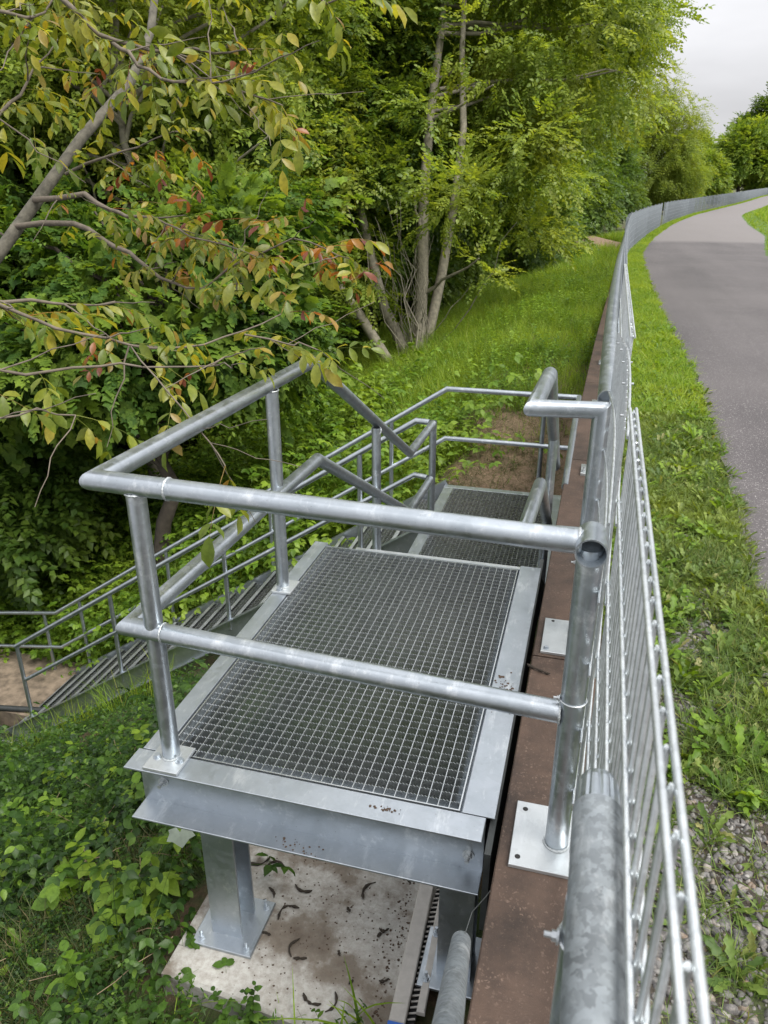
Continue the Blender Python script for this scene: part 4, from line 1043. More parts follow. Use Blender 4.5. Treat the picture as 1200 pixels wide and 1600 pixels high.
# ------------------------------------------------------------------ walnut with reddish young leaves (near left)
wroot = empty('walnut_tree', (-4.6, 2.3, float(ground_h(-4.6, 2.3)))); tag(wroot, 'near walnut tree reaching in from left with reddish and olive young leaves', 'tree')
LIMB = [(-4.6, 2.3, -3.6), (-4.4, 2.5, -1.6), (-4.05, 2.95, -.2), (-3.75, 3.31, 0.54), (-3.53, 3.81, 1.15), (-3.33, 4.25, 1.63), (-3.21, 4.6, 1.98), (-3.05, 4.96, 2.31), (-3.05, 5.28, 2.64), (-3.14, 5.67, 3.19), (-3.2, 6.0, 4.0)]
BR = {
'b1': ([(-3.3, 5.2, 2.9), (-2.9, 4.3, 2.85), (-2.57, 3.54, 2.62), (-2.43, 3.46, 2.45), (-2.28, 3.4, 2.35), (-2.13, 3.36, 2.27), (-1.93, 3.34, 2.22), (-1.75, 3.35, 2.22), (-1.57, 3.34, 2.2), (-1.46, 3.32, 2.21)], .016, .9),
'b2': ([(-2.15, 3.39, 2.27), (-2.08, 3.34, 2.24), (-1.97, 3.28, 2.17), (-1.85, 3.23, 2.11), (-1.66, 3.21, 2.08), (-1.54, 3.19, 2.08), (-1.4, 3.19, 2.12)], .010, 1),
'b2b': ([(-1.56, 3.24, 2.08), (-1.41, 3.2, 2.03), (-1.28, 3.16, 1.99)], .005, 1),
'b3': ([(-2.54, 2.98, 2.36), (-2.48, 3.05, 2.35), (-2.37, 3.12, 2.32), (-2.35, 3.21, 2.37), (-2.28, 3.33, 2.47)], .010, 1),
'b4': ([(-2.6, 2.98, 1.9), (-2.55, 3.09, 1.98), (-2.51, 3.19, 2.06), (-2.49, 3.3, 2.17), (-2.45, 3.43, 2.3)], .010, 1),
'b5': ([(-3.42, 4.08, 1.47), (-2.94, 4.02, 1.5), (-2.67, 3.9, 1.42), (-2.45, 3.77, 1.37), (-2.25, 3.64, 1.31), (-2.05, 3.51, 1.26), (-1.85, 3.4, 1.24), (-1.61, 3.31, 1.25)], .018, .55),
'b6': ([(-3.32, 4.2, 1.62), (-2.92, 4.12, 1.65), (-2.7, 4.02, 1.58), (-2.52, 3.91, 1.54), (-2.31, 3.83, 1.54), (-2.09, 3.77, 1.56)], .018, .5),
'b7': ([(-2.6, 1.9, 1.5), (-2.1, 2.21, 1.38), (-2.02, 2.28, 1.32), (-1.93, 2.35, 1.26), (-1.82, 2.42, 1.2), (-1.68, 2.51, 1.15), (-1.58, 2.6, 1.13), (-1.47, 2.7, 1.13), (-1.35, 2.82, 1.16), (-1.24, 2.94, 1.22)], .008, .55),
'b8': ([(-2.24, 2.37, 1.31), (-2.14, 2.45, 1.3), (-2.02, 2.54, 1.29), (-1.92, 2.61, 1.27), (-1.84, 2.7, 1.28)], .009, 1),
'b9': ([(-2.4, 1.7, 1.2), (-1.99, 2.02, 1.12), (-1.92, 2.11, 1.13), (-1.81, 2.21, 1.1), (-1.69, 2.32, 1.11), (-1.57, 2.43, 1.1), (-1.43, 2.53, 1.08), (-1.35, 2.63, 1.1)], .007, .2),
'b10': ([(-1.83, 3.36, 1.24), (-1.67, 3.38, 1.34), (-1.51, 3.39, 1.42), (-1.35, 3.39, 1.48), (-1.18, 3.36, 1.45), (-1.06, 3.3, 1.41)], .006, 1.1),
'b12': ([(-3.15, 4.3, 1.77), (-2.79, 4.19, 1.85), (-2.52, 4.09, 1.89), (-2.25, 4.01, 1.96)], .010, .4),
'b13': ([(-2.3, 3.81, 1.55), (-2.15, 3.67, 1.52), (-1.94, 3.54, 1.47), (-1.71, 3.42, 1.44), (-1.5, 3.3, 1.41)], .006, 1.3),
'b14': ([(-2.2, 1.6, 1.1), (-1.9, 1.9, 1.05), (-1.83, 1.97, 1.0), (-1.76, 2.07, 1.02), (-1.68, 2.15, 0.98)], .005, .05),
'b15': ([(-1.35, 2.82, 1.16), (-1.2, 2.9, 1.1), (-1.15, 2.92, 1.11), (-1.07, 2.93, 1.08)], .004, 1.2),
'b16': ([(-1.75, 3.5, 2.9), (-1.37, 3.37, 2.51), (-1.23, 3.34, 2.43), (-1.13, 3.29, 2.35), (-1.03, 3.28, 2.36)], .008, 1),
'b17': ([(-1.68, 2.51, 1.15), (-1.48, 2.34, 1.08), (-1.35, 2.3, 0.98), (-1.24, 2.26, 0.89), (-1.17, 2.22, 0.82)], .003, .3),
}
lines = [(V3(LIMB), .052, .020)]
tr = limb_mesh('trunk', lines, m_simple('walnut_bark', (.095, .088, .068), .9, 0, 22, .6, .9), wroot)
bl = []
for k_, (P, r0, dn) in BR.items():
    # subdivide and roughen
    Q = []
    for a, b in zip(P[:-1], P[1:]):
        a = Vector(a); b = Vector(b)
        for t in (0, .5): Q.append(a.lerp(b, t)+Vector((random.gauss(0, .006), random.gauss(0, .006), random.gauss(0, .006))))
    Q.append(Vector(P[-1])); bl.append((Q, r0, .0025))
    for q in range(int(3*len(P)/6)+1):
        i = random.randrange(1, len(Q)); d = Vector((random.uniform(-.2, 1), random.uniform(-.5, .5), random.uniform(-.5, .4))).normalized()
        bl.append((crook(Q[i], Q[i]+d*random.uniform(.15, .45), 6, .07), min(r0*.45, .004), .0012))
limb_mesh('branches', bl, M_TWIGB, tr)
WL = T([(0, 0, 0), (.13, .18, .04), (.22, .46, .03), (.19, .74, .0), (0, 1, -.2), (-.19, .74, .0), (-.22, .46, .03), (-.13, .18, .04), (0, .25, 0), (0, .52, -.03), (0, .80, -.10)], LEAF8[1])
def compound(seed, pairs=3, L=.26, s=.115):
    r0 = np.random.default_rng(seed); parts = [stem_tris([(0, L*t, -.25*L*t*t) for t in np.linspace(0, 1, 5)], .0022)]
    for i in range(pairs*2+1):
        if i == pairs*2: t = 1; a = .05; sd_ = 1
        else: t = .35+.5*(i//2)/max(1, pairs-1); sd_ = -1 if i % 2 else 1; a = r0.uniform(.85, 1.2)
        d = np.array([[sd_*math.sin(a), math.cos(a), r0.uniform(-1.3, -.2)]])
        parts.append(scatter(WL, np.array([[0, L*t, -.25*L*t*t]]), frames(d, np.array([[r0.normal(0, .3), r0.normal(0, .3), 1.]])), np.array([s*r0.uniform(.75, 1.15)*(1 if t < 1 else 1.15)])))
    return merge(parts)
TW = [compound(i, 2+(i % 3 > 0), .20+.02*i, .080) for i in range(5)]
pos = []; dr = []
for k_, (P, r0, dn) in BR.items():
    P = [Vector(p) for p in P]; L = sum((b-a).length for a, b in zip(P[:-1], P[1:])); n = int(L*15*dn)+3
    for q in range(n):
        t = (q+.5)/n if q < n-2 else 1
        t = min(1, max(0, t+random.uniform(-.05, .05)));  s_ = t*L
        if t < .25 and k_ in ('b1', 'b5', 'b6', 'b7', 'b9'): continue
        for a, b in zip(P[:-1], P[1:]):
            l = (b-a).length
            if s_ <= l: p = a.lerp(b, s_/l); dd = (b-a)/l; break
            s_ -= l
        else: p = P[-1]; dd = (P[-1]-P[-2]).normalized()
        pos.append(p+Vector((0, 0, 0))); v = Vector((random.gauss(0, .8), random.gauss(0, .8), random.gauss(-.05, .45)))+dd*.9
        dr.append(v.normalized())
pos = np.array([tuple(p) for p in pos]); dr = np.array([tuple(p) for p in dr]); n = len(pos)
# a denser tuft of foliage hanging in the upper left corner
c2 = np.array([[-2.5, 3.5, 2.35], [-2.9, 4.3, 2.75], [-2.2, 3.7, 2.6], [-3.3, 4.9, 2.9], [-3.0, 3.7, 2.0], [-2.6, 4.6, 2.9], [-2.2, 2.5, 1.3], [-1.9, 2.5, 1.05], [-2.15, 3.9, 1.5], [-1.9, 3.6, 1.35], [-3.2, 4.5, 2.3]])
c2 = c2[[0, 1, 2, 3, 4, 5, 8, 10]]; ids = rng.integers(0, len(c2), 80)
pos = np.concatenate([pos, c2[ids]+rng.normal(0, .24, (80, 3))]); dr = np.concatenate([dr, rand_dirs(80, -.6, .3)])
rot = frames(dr, np.stack([rng.normal(0, .3, len(pos)), rng.normal(0, .3, len(pos)), np.ones(len(pos))], -1)); scl = rng.uniform(.65, 1.1, len(pos))
parts = []
for j in range(5):
    mk = np.arange(len(pos)) % 5 == j; parts.append(scatter(TW[j], pos[mk], rot[mk], scl[mk]))
# the young shoots that are still red brown
LM_RED = leaf_mat('young_walnut_leaf', [(0, (.17, .17, .03)), (.35, (.28, .19, .04)), (.6, (.34, .13, .03)), (.8, (.20, .065, .035)), (1, (.12, .03, .025))], .45, .36, spec=.5)
rc = np.array([(-2.1, 3.8, 1.52), (-1.95, 3.6, 1.50), (-1.8, 3.5, 1.42), (-1.1, 3.3, 1.42), (-1.35, 3.39, 1.5), (-2.3, 3.8, 1.75), (-1.5, 2.7, 1.12), (-1.25, 2.95, 1.2), (-1.75, 2.5, 1.15), (-2.2, 3.3, 2.2), (-1.3, 3.15, 2.02)])
ids = rng.integers(0, len(rc), 36); pr0 = rc[ids]+rng.normal(0, .08, (36, 3)); dr = rand_dirs(36, -.5, .6)
rot = frames(dr, np.stack([rng.normal(0, .4, 36), rng.normal(0, .4, 36), np.ones(36)], -1)); scl = rng.uniform(.5, .95, 36)
red = [scatter(TW[j], pr0[j::5], rot[j::5], scl[j::5]) for j in range(5)]
nw = sum(len(f) for v, f in parts); o = fmesh('crown', parts+red, LM_WALNUT, wroot); o.data.materials.append(LM_RED)
o.data.polygons.foreach_set('material_index', (np.arange(len(o.data.polygons)) >= nw).astype(np.int32))

# ------------------------------------------------------------------ undergrowth, meadow, verge
def on_ground(x, y, dz=0): return np.stack([x, y, ground_h(x, y)+dz], -1)
def yaw_frames(n, tilt=.2):
    a = rng.uniform(0, 2*math.pi, n)
    z = np.stack([rng.normal(0, tilt, n), rng.normal(0, tilt, n), np.ones(n)], -1); z /= np.linalg.norm(z, axis=-1, keepdims=True)
    y = np.stack([np.cos(a), np.sin(a), np.zeros(n)], -1); x = np.cross(y, z); x /= np.linalg.norm(x, axis=-1, keepdims=True); y = np.cross(z, x)
    return np.stack([x, y, z], -1)
def trifoliate_stem(seed, H=.45, arch=.5, nn=9, s=.07, lf=None):
    """arching stem with three-part leaves"""
    r0 = np.random.default_rng(seed); lf = lf or leaf8(.30, .22, .06)
    f = lambda t: np.array([0.0, arch*t**1.6, H*(t-.35*t*t)*1.4])
    parts = [stem_tris([f(t) for t in np.linspace(0, 1, 6)], .003)]
    for i in range(nn):
        t = .25+.75*(i+1)/nn; p = f(t); a = i*2.4+r0.uniform(-.4, .4); pd = np.array([math.cos(a), math.sin(a), .25]); L = r0.uniform(.04, .09)
        e = p+pd*L; parts.append(stem_tris([p, e], .0012))
        for k in (-1.15, 0, 1.15):
            d = np.array([[math.cos(a+k), math.sin(a+k), r0.uniform(-.35, .05)]])
            parts.append(scatter(lf, e[None], frames(d, np.array([[r0.normal(0, .25), r0.normal(0, .25), 1.]])), np.array([s*r0.uniform(.75, 1.2)])))
    return merge(parts)
def upright_herb(seed, H=.4, nn=7, s=.06, lf=None, low=False):
    r0 = np.random.default_rng(seed); lf = lf or (LEAF4 if low else leaf8(.30, .15, .04))
    lean = r0.normal(0, .12, 2); f = lambda t: np.array([lean[0]*t*H, lean[1]*t*H, H*t])
    parts = [stem_tris([f(t) for t in (0, .5, 1)], .003)]
    for i in range(nn):
        t = .2+.8*(i+1)/nn; a = i*1.57+r0.uniform(-.3, .3)
        for k in (0, math.pi):
            d = np.array([[math.cos(a+k), math.sin(a+k), r0.uniform(-.2, .45)]])
            parts.append(scatter(lf, f(t)[None], frames(d, np.array([[r0.normal(0, .2), r0.normal(0, .2), 1.]])), np.array([s*r0.uniform(.7, 1.2)*(1.15-.5*t)])))
    return merge(parts)
def tuft(seed, nb=12, H=.28, w=.0035, spread=.5, seg=3):
    r0 = np.random.default_rng(seed); V = []; F = []; b = 0
    for i in range(nb):
        a = r0.uniform(0, 6.283); h = H*r0.uniform(.5, 1.15); sp_ = spread*r0.uniform(.2, 1.2); bx, by = r0.normal(0, .035, 2)*H/.28
        sx_, sy_ = -math.sin(a), math.cos(a)
        for k in range(seg+1):
            t = k/seg; out = sp_*h*t**1.9; zz = h*t*(1-.38*sp_*t); ww = w*(1-t*.85)*(1.0 if k else .8)
            if k < seg: V += [(bx+math.cos(a)*out-sx_*ww, by+math.sin(a)*out-sy_*ww, zz), (bx+math.cos(a)*out+sx_*ww, by+math.sin(a)*out+sy_*ww, zz)]
            else: V += [(bx+math.cos(a)*out, by+math.sin(a)*out, zz)]
        for k in range(seg-1): q = b+2*k; F += [(q, q+1, q+3), (q, q+3, q+2)]
        q = b+2*(seg-1); F.append((q, q+1, q+2)); b += 2*seg+1
    return T(V, F)
def plant_out(tms, x, y, sc, tilt=.2, dz=-.01):
    near = (x < -1.0) & (x > -6.8) & (y > 3.9) & (y < 5.8); sc = np.where(near, sc*np.interp(y, [3.9, 4.7, 5.8], [.9, .42, .30]), sc)
    pos = on_ground(x, y, dz); n = len(x); rot = yaw_frames(n, tilt); parts = []
    for j, t_ in enumerate(tms):
        m_ = (np.arange(n) % len(tms)) == j
        if m_.any(): parts.append(scatter(t_, pos[m_], rot[m_], sc[m_]))
    return parts
def clumpy(x, y, f=1.3, ph=0.): return .5+.5*np.sin(x*f*1.9+ph+np.sin(y*f*1.3+ph))*np.cos(y*f*1.6-ph+np.sin(x*f*.9))
def clear_of_steel(x, y):
    u = x-off(y)
    ok = u < -.16
    ok &= ~((x > -1.34) & (y > 1.40) & (y < 6.9)); ok &= ~((x > -1.55) & (y > 1.3) & (y < 2.3) & (rng.uniform(0, 1, len(x)) < .6))                  # landings and pad
    ok &= ~((x > -6.1) & (x < -1.2) & (y > 5.60) & (y < 6.92))     # long flight
    ok &= ~((x > -8.7) & (x < -5.9) & (y > 5.85) & (y < 7.1))      # slab
    ok &= ~((x > -1.5) & (y > 6.8) & (y < 8.8) & (x > -1.4+.22*np.sin(y*5)) & (rng.uniform(0, 1, len(x)) < .985))                 # trodden soil
    ok &= ~((((x+1.2)/2.9)**2+((y-31)/3.6)**2 < 1))
    return ok

def dandelion():
    """lobed rosette leaf lying low"""
    v = [(0, 0, 0)]; n = 7
    prof = [(.10, .03), (.22, .10), (.30, .05), (.42, .14), (.50, .07), (.63, .18), (.72, .10), (.85, .17), (1.0, .0)]
    prof = [(t, w*.72) for t, w in prof]
    c = [(0, t, .10*math.sin(t*2.6)) for t, w in prof]; r_ = [(w, t, .10*math.sin(t*2.6)+.03) for t, w in prof]; l_ = [(-w, t, .10*math.sin(t*2.6)+.03) for t, w in prof]
    v = [(0, 0, 0)]+c+r_+l_; m_ = len(prof); f = [(0, 1+m_, 1), (0, 1, 1+2*m_)]
    for i in range(m_-1):
        f += [(1+i, 1+m_+i, 2+m_+i), (1+i, 2+m_+i, 2+i), (1+i, 2+i, 2+2*m_+i), (1+i, 2+2*m_+i, 1+2*m_+i)]
    return T(v, f)
DAN = dandelion()
def rosette(seed, nl=8, L=.12, lf=DAN):
    r0 = np.random.default_rng(seed); parts = []
    for i in range(nl):
        a = 6.283*i/nl+r0.uniform(-.35, .35); d = np.array([[math.cos(a), math.sin(a), r0.uniform(.10, .75)]])
        parts.append(scatter(lf, np.zeros((1, 3)), frames(d, np.array([[r0.normal(0, .25), r0.normal(0, .25), 1.]])), np.array([L*r0.uniform(.55, 1.2)])))
    return merge(parts)

# near slope below the landing: brambles and herbs
def region(n, x0, x1, y0, y1): return rng.uniform(x0, x1, n), rng.uniform(y0, y1, n)
TB = [trifoliate_stem(i, .30+.04*i, .35+.05*i, 9, .047+.004*i) for i in range(5)]
TH = [upright_herb(20+i, .24+.05*i, 6+i, .028+.010*i, leaf8((.30, .20, .14, .36)[i], .2, .05)) for i in range(4)]
THL = [upright_herb(30+i, .28+.05*i, 6, .06, low=True) for i in range(3)]
TG = [tuft(40+i, 12, .40, .0038, .7) for i in range(4)]
TGS = [tuft(50+i, 12, .16, .0026, 1.0) for i in range(4)]
x, y = region(3400, -5.2, -1.2, -.2, 5.75); k_ = clear_of_steel(x, y) & (clumpy(x, y, 1.2) > .28) ; bare = ((x+1.95)/.26)**2+((y-1.7)/1.0)**2 < 1; k_ &= ~bare
x, y = x[k_], y[k_]
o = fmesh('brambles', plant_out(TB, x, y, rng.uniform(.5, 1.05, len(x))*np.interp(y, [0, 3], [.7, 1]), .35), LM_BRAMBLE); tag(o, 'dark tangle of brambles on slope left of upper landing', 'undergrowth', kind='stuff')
x, y = region(8500, -5.4, -1.15, -.2, 5.75); k_ = clear_of_steel(x, y) & (clumpy(x, y, 1.6, 2.) > .25); x, y = x[k_], y[k_]
bare = ((x+1.95)/.24)**2+((y-1.6)/.9)**2 < 1
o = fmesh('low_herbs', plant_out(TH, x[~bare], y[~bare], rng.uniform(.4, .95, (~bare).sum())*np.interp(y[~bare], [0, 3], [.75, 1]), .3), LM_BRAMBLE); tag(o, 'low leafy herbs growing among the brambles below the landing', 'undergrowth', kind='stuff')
x, y = region(9000, -3.6, -1.1, -.2, 3.6); k_ = clear_of_steel(x, y); x, y = x[k_], y[k_]
o = fmesh('fine_ground_herbs', plant_out([upright_herb(220+i, .09, 5, .020, low=True) for i in range(4)], x, y, rng.uniform(.6, 1.6, len(x)), .4), LM_BRAMBLE); tag(o, 'tiny leaved ground cover between brambles and concrete pad', 'ground cover', kind='stuff')
x, y = region(6500, -3.2, -.18, -.2, 5.7); k_ = clear_of_steel(x, y); x, y = x[k_], y[k_]
o = fmesh('dry_grass', plant_out(TGS, x, y, rng.uniform(.5, 1.3, len(x)), .5), LM_DULLG); tag(o, 'thin dull grass and straw around the concrete pad', 'grass', kind='stuff')
x, y = region(420, -1.45, -.42, 1.12, 1.50); 
o = fmesh('pad_front_herbs', plant_out(TH+TGS, x, y, rng.uniform(.35, .8, len(x)), .35), LM_BRAMBLE); tag(o, 'low herbs and grass hiding the front foot of the concrete pad', 'undergrowth', kind='stuff')
x, y = region(110, -3.6, -1.35, .2, 4.2); k_ = clear_of_steel(x, y); x, y = x[k_], y[k_]
o = fmesh('broad_weeds', plant_out([upright_herb(230+i, .34, 5, .095, leaf8(.38, .15, .05)) for i in range(3)]+[rosette(235, 9, .16)], x, y, rng.uniform(.6, 1.15, len(x)), .3), LM_HERB); tag(o, 'larger fresh broad leaves rising out of undergrowth left of the landing', 'undergrowth', kind='stuff')
m = MB()
for i in range(90):
    a = Vector((random.uniform(-3.4, -1.35), random.uniform(.3, 3.6), 0)); a.z = float(ground_h(a.x, a.y))+random.uniform(.02, .25); t = random.uniform(0, 6.28)
    m.tube(crook(a, a+Vector((math.cos(t), math.sin(t), random.uniform(-.3, .5)))*random.uniform(.1, .35), 4, .08), [.0018]*5, 5)
o = m.build('dead_stalks', m_simple('straw_stalk', (.20, .15, .09), .9, 0, 30, .3)); tag(o, 'dry dead stalks lying through the undergrowth left of landing', 'stalks', kind='stuff')
# beyond the long flight and down the valley
x, y = region(9000, -9.5, -1.1, 6.95, 11.5); k_ = clear_of_steel(x, y) & (x > -8.6) & (x < -1.2-.3*(y-7)*0) & ~((x > -2.6) & (y > 8.8)); x, y = x[k_], y[k_]
o = fmesh('shrubby_undergrowth', plant_out(TB+TH, x, y, rng.uniform(.6, 1.5, len(x)), .3), LM_HERB); tag(o, 'bright leafy undergrowth on the slope behind the long flight', 'undergrowth', kind='stuff')
x, y = region(7000, -14, -4.8, -1, 6.0); k_ = clear_of_steel(x, y); x, y = x[k_], y[k_]
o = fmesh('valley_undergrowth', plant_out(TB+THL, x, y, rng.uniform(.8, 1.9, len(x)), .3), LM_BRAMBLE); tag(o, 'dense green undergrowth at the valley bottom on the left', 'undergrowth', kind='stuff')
x, y = region(7000, -20, -5, 9, 26); k_ = clear_of_steel(x, y); x, y = x[k_], y[k_]
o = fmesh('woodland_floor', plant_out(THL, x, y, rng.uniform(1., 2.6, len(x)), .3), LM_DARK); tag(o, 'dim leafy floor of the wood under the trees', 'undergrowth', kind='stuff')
# meadow
x, y = region(26000, -6.5, .5, 6.9, 20); k_ = clear_of_steel(x, y) & (rng.uniform(0, 1, len(x)) < .45+.55*clumpy(x, y, .8)); x, y = x[k_], y[k_]
o = fmesh('meadow_grass', plant_out(TG, x, y, rng.uniform(.55, 1.35, len(x))*(1-.35*(x > -1.6+0*y)), .3), LM_GRASS); tag(o, 'tall bright green meadow grass between the coping and the wood', 'grass', kind='stuff')
x, y = region(26000, -6.5, 1.2, 20, 42); k_ = clear_of_steel(x, y); x, y = x[k_], y[k_]
TG2 = [tuft(60+i, 9, .42, .009, .6, 2) for i in range(3)]
o = fmesh('meadow_grass', plant_out(TG2, x, y, rng.uniform(.6, 1.2, len(x)), .3), LM_GRASS); tag(o, 'far part of the meadow grass running towards the bare mound', 'grass', kind='stuff')
x, y = region(19000, -5.5, .5, 6.9, 26); k_ = clear_of_steel(x, y) & (clumpy(x, y, 1.1, 1.) > .30); x, y = x[k_], y[k_]
o = fmesh('meadow_herbs', plant_out(THL+TH[:1], x, y, rng.uniform(.5, 1.15, len(x)), .25), LM_HERB); tag(o, 'bright leafy herbs scattered through meadow grass', 'herbs', kind='stuff')
x, y = region(1500, -5.6, -2.2, 7.2, 10.4); k_ = clear_of_steel(x, y); x, y = x[k_], y[k_]
o = fmesh('tall_reed_grass', plant_out([tuft(70+i, 9, .62, .007, .55, 4) for i in range(4)], x, y, rng.uniform(.6, 1.15, len(x)), .15), LM_GRASS); tag(o, 'tall arching reed grass behind the sloping railing', 'grass', kind='stuff')
x, y = region(70, -6.0, -3.6, 5.2, 5.6); 
o = fmesh('stair_side_grass', plant_out([tuft(80+i, 8, .6, .006, .6, 4) for i in range(4)], x, y, rng.uniform(1.4, 2.6, len(x)), .2), LM_GRASS); tag(o, 'long grass blades arching over near stringer of the long flight', 'grass', kind='stuff')

# dry straw and scraps on the trodden soil, half bare
x, y = region(1500, -1.6, -.2, 6.95, 9.6); x += 0
o = fmesh('trodden_straw', plant_out([tuft(140+i, 7, .14, .0025, 3.0, 3) for i in range(4)], x, y, rng.uniform(.3, 1.0, len(x)), .8), LM_DULLG); tag(o, 'dry straw and sparse blades on bare soil beside the middle landing', 'straw', kind='stuff')
x, y = region(700, -1.7, -.2, 6.9, 9.4); k_ = rng.uniform(0, 1, len(x)) < np.clip((y-6.9)/2.4, 0, 1)**1.5+.25*((x < -1.3)); x, y = x[k_], y[k_]
o = fmesh('soil_weeds', plant_out(TH, x, y, rng.uniform(.25, .6, len(x)), .3), LM_HERB); tag(o, 'small fresh weeds returning on the bare soil', 'weeds', kind='stuff')

# verge between fence and path
def verge_xy(n, y0, y1, a=.02, b=-.02, pw=1.0):
    y = y0+(y1-y0)*rng.uniform(0, 1, n)**pw; l = terp(y, PL)+.035*np.sin(y*7.3)*np.sin(y*2.9+1)+.02; u = .13+a+(l-.13-a+b)*rng.uniform(0, 1, n)+rng.normal(0, .02, n)
    return u+off(y), y
TR = [rosette(90+i, 8+i, .085) for i in range(4)]+[rosette(96, 8, .06, leaf8(.20, .1, .05)), rosette(97, 10, .04, leaf8(.34, .1, .05)), rosette(98, 12, .03, leaf8(.40, .1, .05))]
# mask: gravel shows in patches near the camera
def gravel_mask(x, y): return (y < 4.2) & (.22*(y < 1.75)+.6*clumpy(x, y, 3.2, .7)+.4*clumpy(x, y, 9.5, 2.1)+.16*np.clip((2.2-y)/1.6, -1, 1)+rng.normal(0, .07, len(x)) > .60)
x, y = verge_xy(10500, -.3, 6.5); k_ = ~(gravel_mask(x, y) & (rng.uniform(0, 1, len(x)) < .88)) & (clumpy(x, y, 5.5, 4.)+rng.normal(0, .15, len(x)) > .22); x, y = x[k_], y[k_]
TV = [tuft(100+i, 14, .075, .0017, 1.5, 3) for i in range(5)]
o = fmesh('verge_grass', plant_out(TV, x, y, rng.uniform(.6, 1.35, len(x)), .5), LM_VERGE); tag(o, 'short flattened grass on the verge beside the mesh fence', 'grass', kind='stuff')
x, y = verge_xy(4200, -.3, 7.5); k_ = ~(gravel_mask(x, y) & (rng.uniform(0, 1, len(x)) < .93)); x, y = x[k_], y[k_]
o = fmesh('verge_weeds', plant_out(TR, x, y, rng.uniform(.5, 1.15, len(x)), .3), LM_VERGE); tag(o, 'lobed dandelion and plantain leaves in the verge', 'weeds', kind='stuff')
x, y = verge_xy(1500, .2, 12); k_ = (clumpy(x, y, 4.2, 3.) > .52) & ~gravel_mask(x, y); x, y = x[k_], y[k_]
o = fmesh('bright_verge_weeds', plant_out([rosette(150+i, 9+i, .12) for i in range(3)]+[upright_herb(160+i, .09, 5, .05) for i in range(3)], x, y, rng.uniform(.5, 1.1, len(x)), .3), LM_HERB); tag(o, 'clumps of fresh bright broadleaf weeds standing out in the verge', 'weeds', kind='stuff')
x, y = verge_xy(15000, 6.5, 40, pw=1.3)
TV2 = [tuft(110+i, 9, .10, .004, 1.1, 2) for i in range(4)]
o = fmesh('verge_grass', plant_out(TV2, x, y, rng.uniform(.6, 1.3, len(x)), .4), LM_GRASS); tag(o, 'bright verge grass further along the path edge', 'grass', kind='stuff')
y = rng.uniform(25, 170, 16000); x = terp(y, PR)+.1+rng.uniform(0, 1, 16000)**1.5*16+off(y)
TV3 = [tuft(120+i, 8, .45, .02, .7, 2) for i in range(3)]
o = fmesh('bank_grass', plant_out(TV3, x, y, rng.uniform(.5, 1.2, len(x))*np.where(x-off(y)-terp(y, PR) < 1, .4, 1), .3), LM_GRASS); tag(o, 'grass bank right of the path bend', 'grass', kind='stuff')
y = rng.uniform(40, 175, 9000); x = .1+rng.uniform(0, 1, 9000)*.45+off(y)
o = fmesh('verge_grass', plant_out(TV3, x, y, rng.uniform(.25, .5, len(x)), .3), LM_GRASS); tag(o, 'narrow grass strip under the distant fence', 'grass', kind='stuff')

# stones
def stone(seed):
    r0 = np.random.default_rng(seed); bm_v = []
    import bmesh
    bm = bmesh.new(); bmesh.ops.create_icosphere(bm, subdivisions=2, radius=.5)
    v = np.array([q.co[:] for q in bm.verts]); f = np.array([[w.index for w in q.verts] for q in bm.faces]); bm.free()
    for i in range(7):                       # knock flat facets off
        n_ = r0.normal(0, 1, 3); n_ /= np.linalg.norm(n_); c = r0.uniform(.26, .42); d = v@n_; v = v-np.outer(np.maximum(0, d-c), n_)
    v = v*np.array([1, r0.uniform(.6, .95), r0.uniform(.4, .7)])
    return v, f
def m_stone():
    m, nt, b = newmat('gravel_stone'); g = nd(nt, 'ShaderNodeNewGeometry'); pos = g.outputs['Position']
    c = ramp(nt, [(0, (.040, .039, .040)), (.5, (.085, .080, .078)), (.85, (.15, .145, .14)), (.93, (.13, .085, .05)), (1, (.25, .245, .235))], g.outputs['Random Per Island']).outputs[0]
    n = noise(nt, 90, 5, .7, pos); c = mixc(nt, ramp(nt, [(.45, (0, 0, 0)), (.7, (.5, .5, .5))], n).outputs[0], c, (.30, .28, .25))
    nt.links.new(c, b.inputs['Base Color']); b.inputs['Roughness'].default_value = .75; nt.links.new(bump(nt, n, .4, .004), b.inputs['Normal']); return m
M_STONE = m_stone()
x, y = verge_xy(21000, -.3, 4.6); k_ = gravel_mask(x, y) | (rng.uniform(0, 1, len(x)) < .22); x, y = x[k_], y[k_]
sc = .010+.030*rng.uniform(0, 1, len(x))**2.2*np.where(y < 1.6, 1.25, .9)
pr_ = plant_out([stone(i) for i in range(6)], x, y, sc, .5, .0); o = fmesh('gravel', pr_, M_STONE, sm=False); tag(o, 'grey crushed stones showing through the verge beside the fence', 'gravel', kind='stuff')
x, y = verge_xy(2600, 2.0, 9, .7, .12); k_ = (x-off(y)) > terp(y, PL)-.10; x, y = x[k_], y[k_]
o = fmesh('edge_grit', plant_out([stone(i) for i in range(3)], x, y, rng.uniform(.004, .012, len(x)), .5), M_STONE); tag(o, 'fine grit along the asphalt edge', 'gravel', kind='stuff')

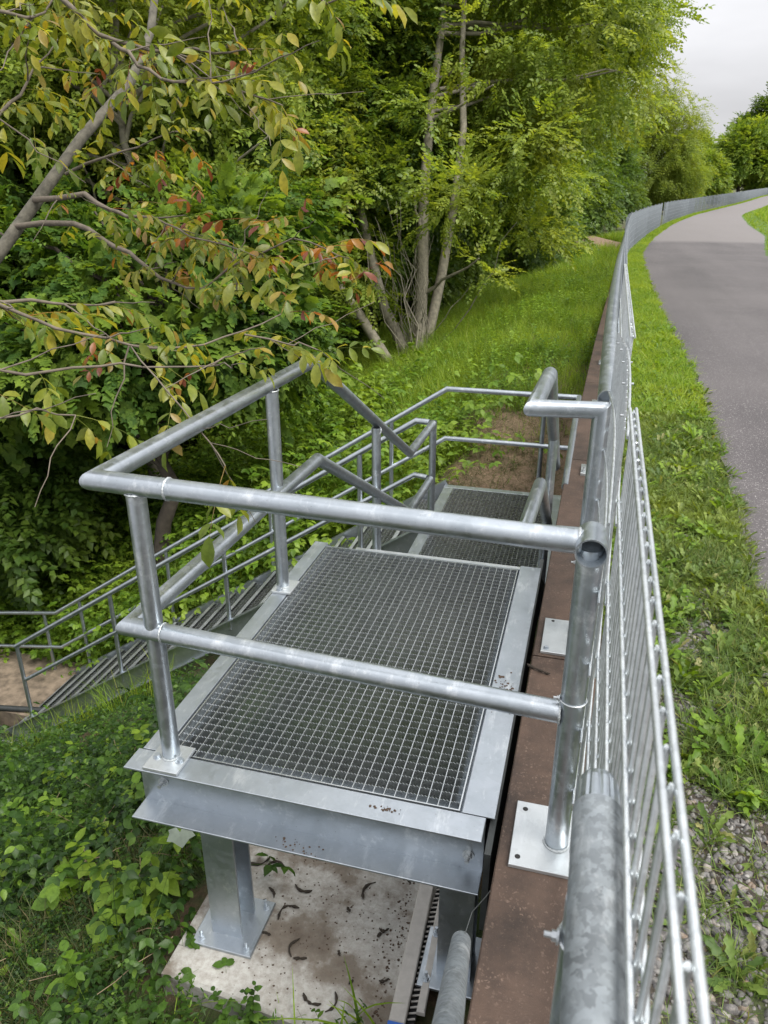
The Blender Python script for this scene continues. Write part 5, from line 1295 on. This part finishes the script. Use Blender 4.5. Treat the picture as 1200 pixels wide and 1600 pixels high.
# single plants that stand out
def single(name, label, cat, tmpl, x, y, s, mat, z=None):
    zz = float(ground_h(x, y)) if z is None else z
    e = fmesh(name, (tmpl[0]*s+np.array((x, y, zz)), tmpl[1]), mat); tag(e, label, cat); return e
single('grass_clump', 'broad bladed grass clump leaning over the pale drainage channel', 'plant', tuft(201, 9, .30, .0075, 1.0, 5), -.50, 1.52, 1.0, LM_GRASS, -.88)
single('grass_clump', 'second grass clump with long dark blades before the concrete pad', 'plant', tuft(202, 10, .26, .006, 1.3, 5), -.66, 1.42, 1.0, LM_GRASS, -.95)
single('grass_clump', 'thin grass clump at the front left corner of the concrete pad', 'plant', tuft(203, 14, .26, .003, .9, 5), -1.12, 1.42, 1.1, LM_GRASS, -.98)
single('weed', 'small lobed weed rooted at the front edge of the concrete pad', 'plant', rosette(204, 9, .13), -.88, 1.50, 1.0, LM_BRAMBLE, -.9)
single('weed', 'leafy bramble shoot touching the left edge of the pad', 'plant', trifoliate_stem(205, .3, .3, 9, .075), -1.50, 1.75, 1.0, LM_HERB)
single('weed', 'bright three leaved shoot beside the column of the landing', 'plant', trifoliate_stem(206, .45, .2, 8, .070), -1.50, 2.15, 1.0, LM_HERB)
single('weed', 'big leaved plant with bright green leaves in the left undergrowth', 'plant', upright_herb(207, .42, 5, .11), -2.75, 2.8, 1.0, LM_HERB)  # brighter leaf colour than the undergrowth around it
single('weed', 'leafy young plant of bright green in the middle of meadow', 'plant', upright_herb(208, .6, 8, .11), -1.4, 9.3, 1.0, LM_HERB)  # same fresh leaf colour as the meadow herbs
lf = fmesh('fallen_leaf', scatter(MAPLE, np.array([[-.285, 5.15, L2+.008]]), frames(np.array([[.3, 1, .1]]), np.array([[0, .2, 1.]])), np.array([.09])), LM_HERB); tag(lf, 'single green lobed leaf lying on the middle landing grating', 'leaf')
lf = fmesh('flower', scatter(merge([(LEAF4[0] @ np.array(Matrix.Rotation(k*1.05, 3, 'Z')).T, LEAF4[1]) for k in range(6)]), np.array([[.47, 10.6, float(ground_h(.47, 10.6))+.07]]), frames(np.array([[1, 0, .1]]), np.array([[0, -.3, 1.]])), np.array([.045])), m_simple('yellow_petal', (.75, .55, .03), .6, 0, 10, .1)); tag(lf, 'small yellow dandelion flower in verge grass', 'flower')
lf = fmesh('plastic_scrap', scatter(MAPLE, np.array([[-1.36, 1.95, -.62]]), frames(np.array([[.2, -.3, -1]]), np.array([[.6, -1, .2]])), np.array([.12])), m_simple('greenish_film', (.36, .42, .34), .5, 0, 30, .2)); tag(lf, 'pale torn scrap hanging under the left end of front beam', 'litter')
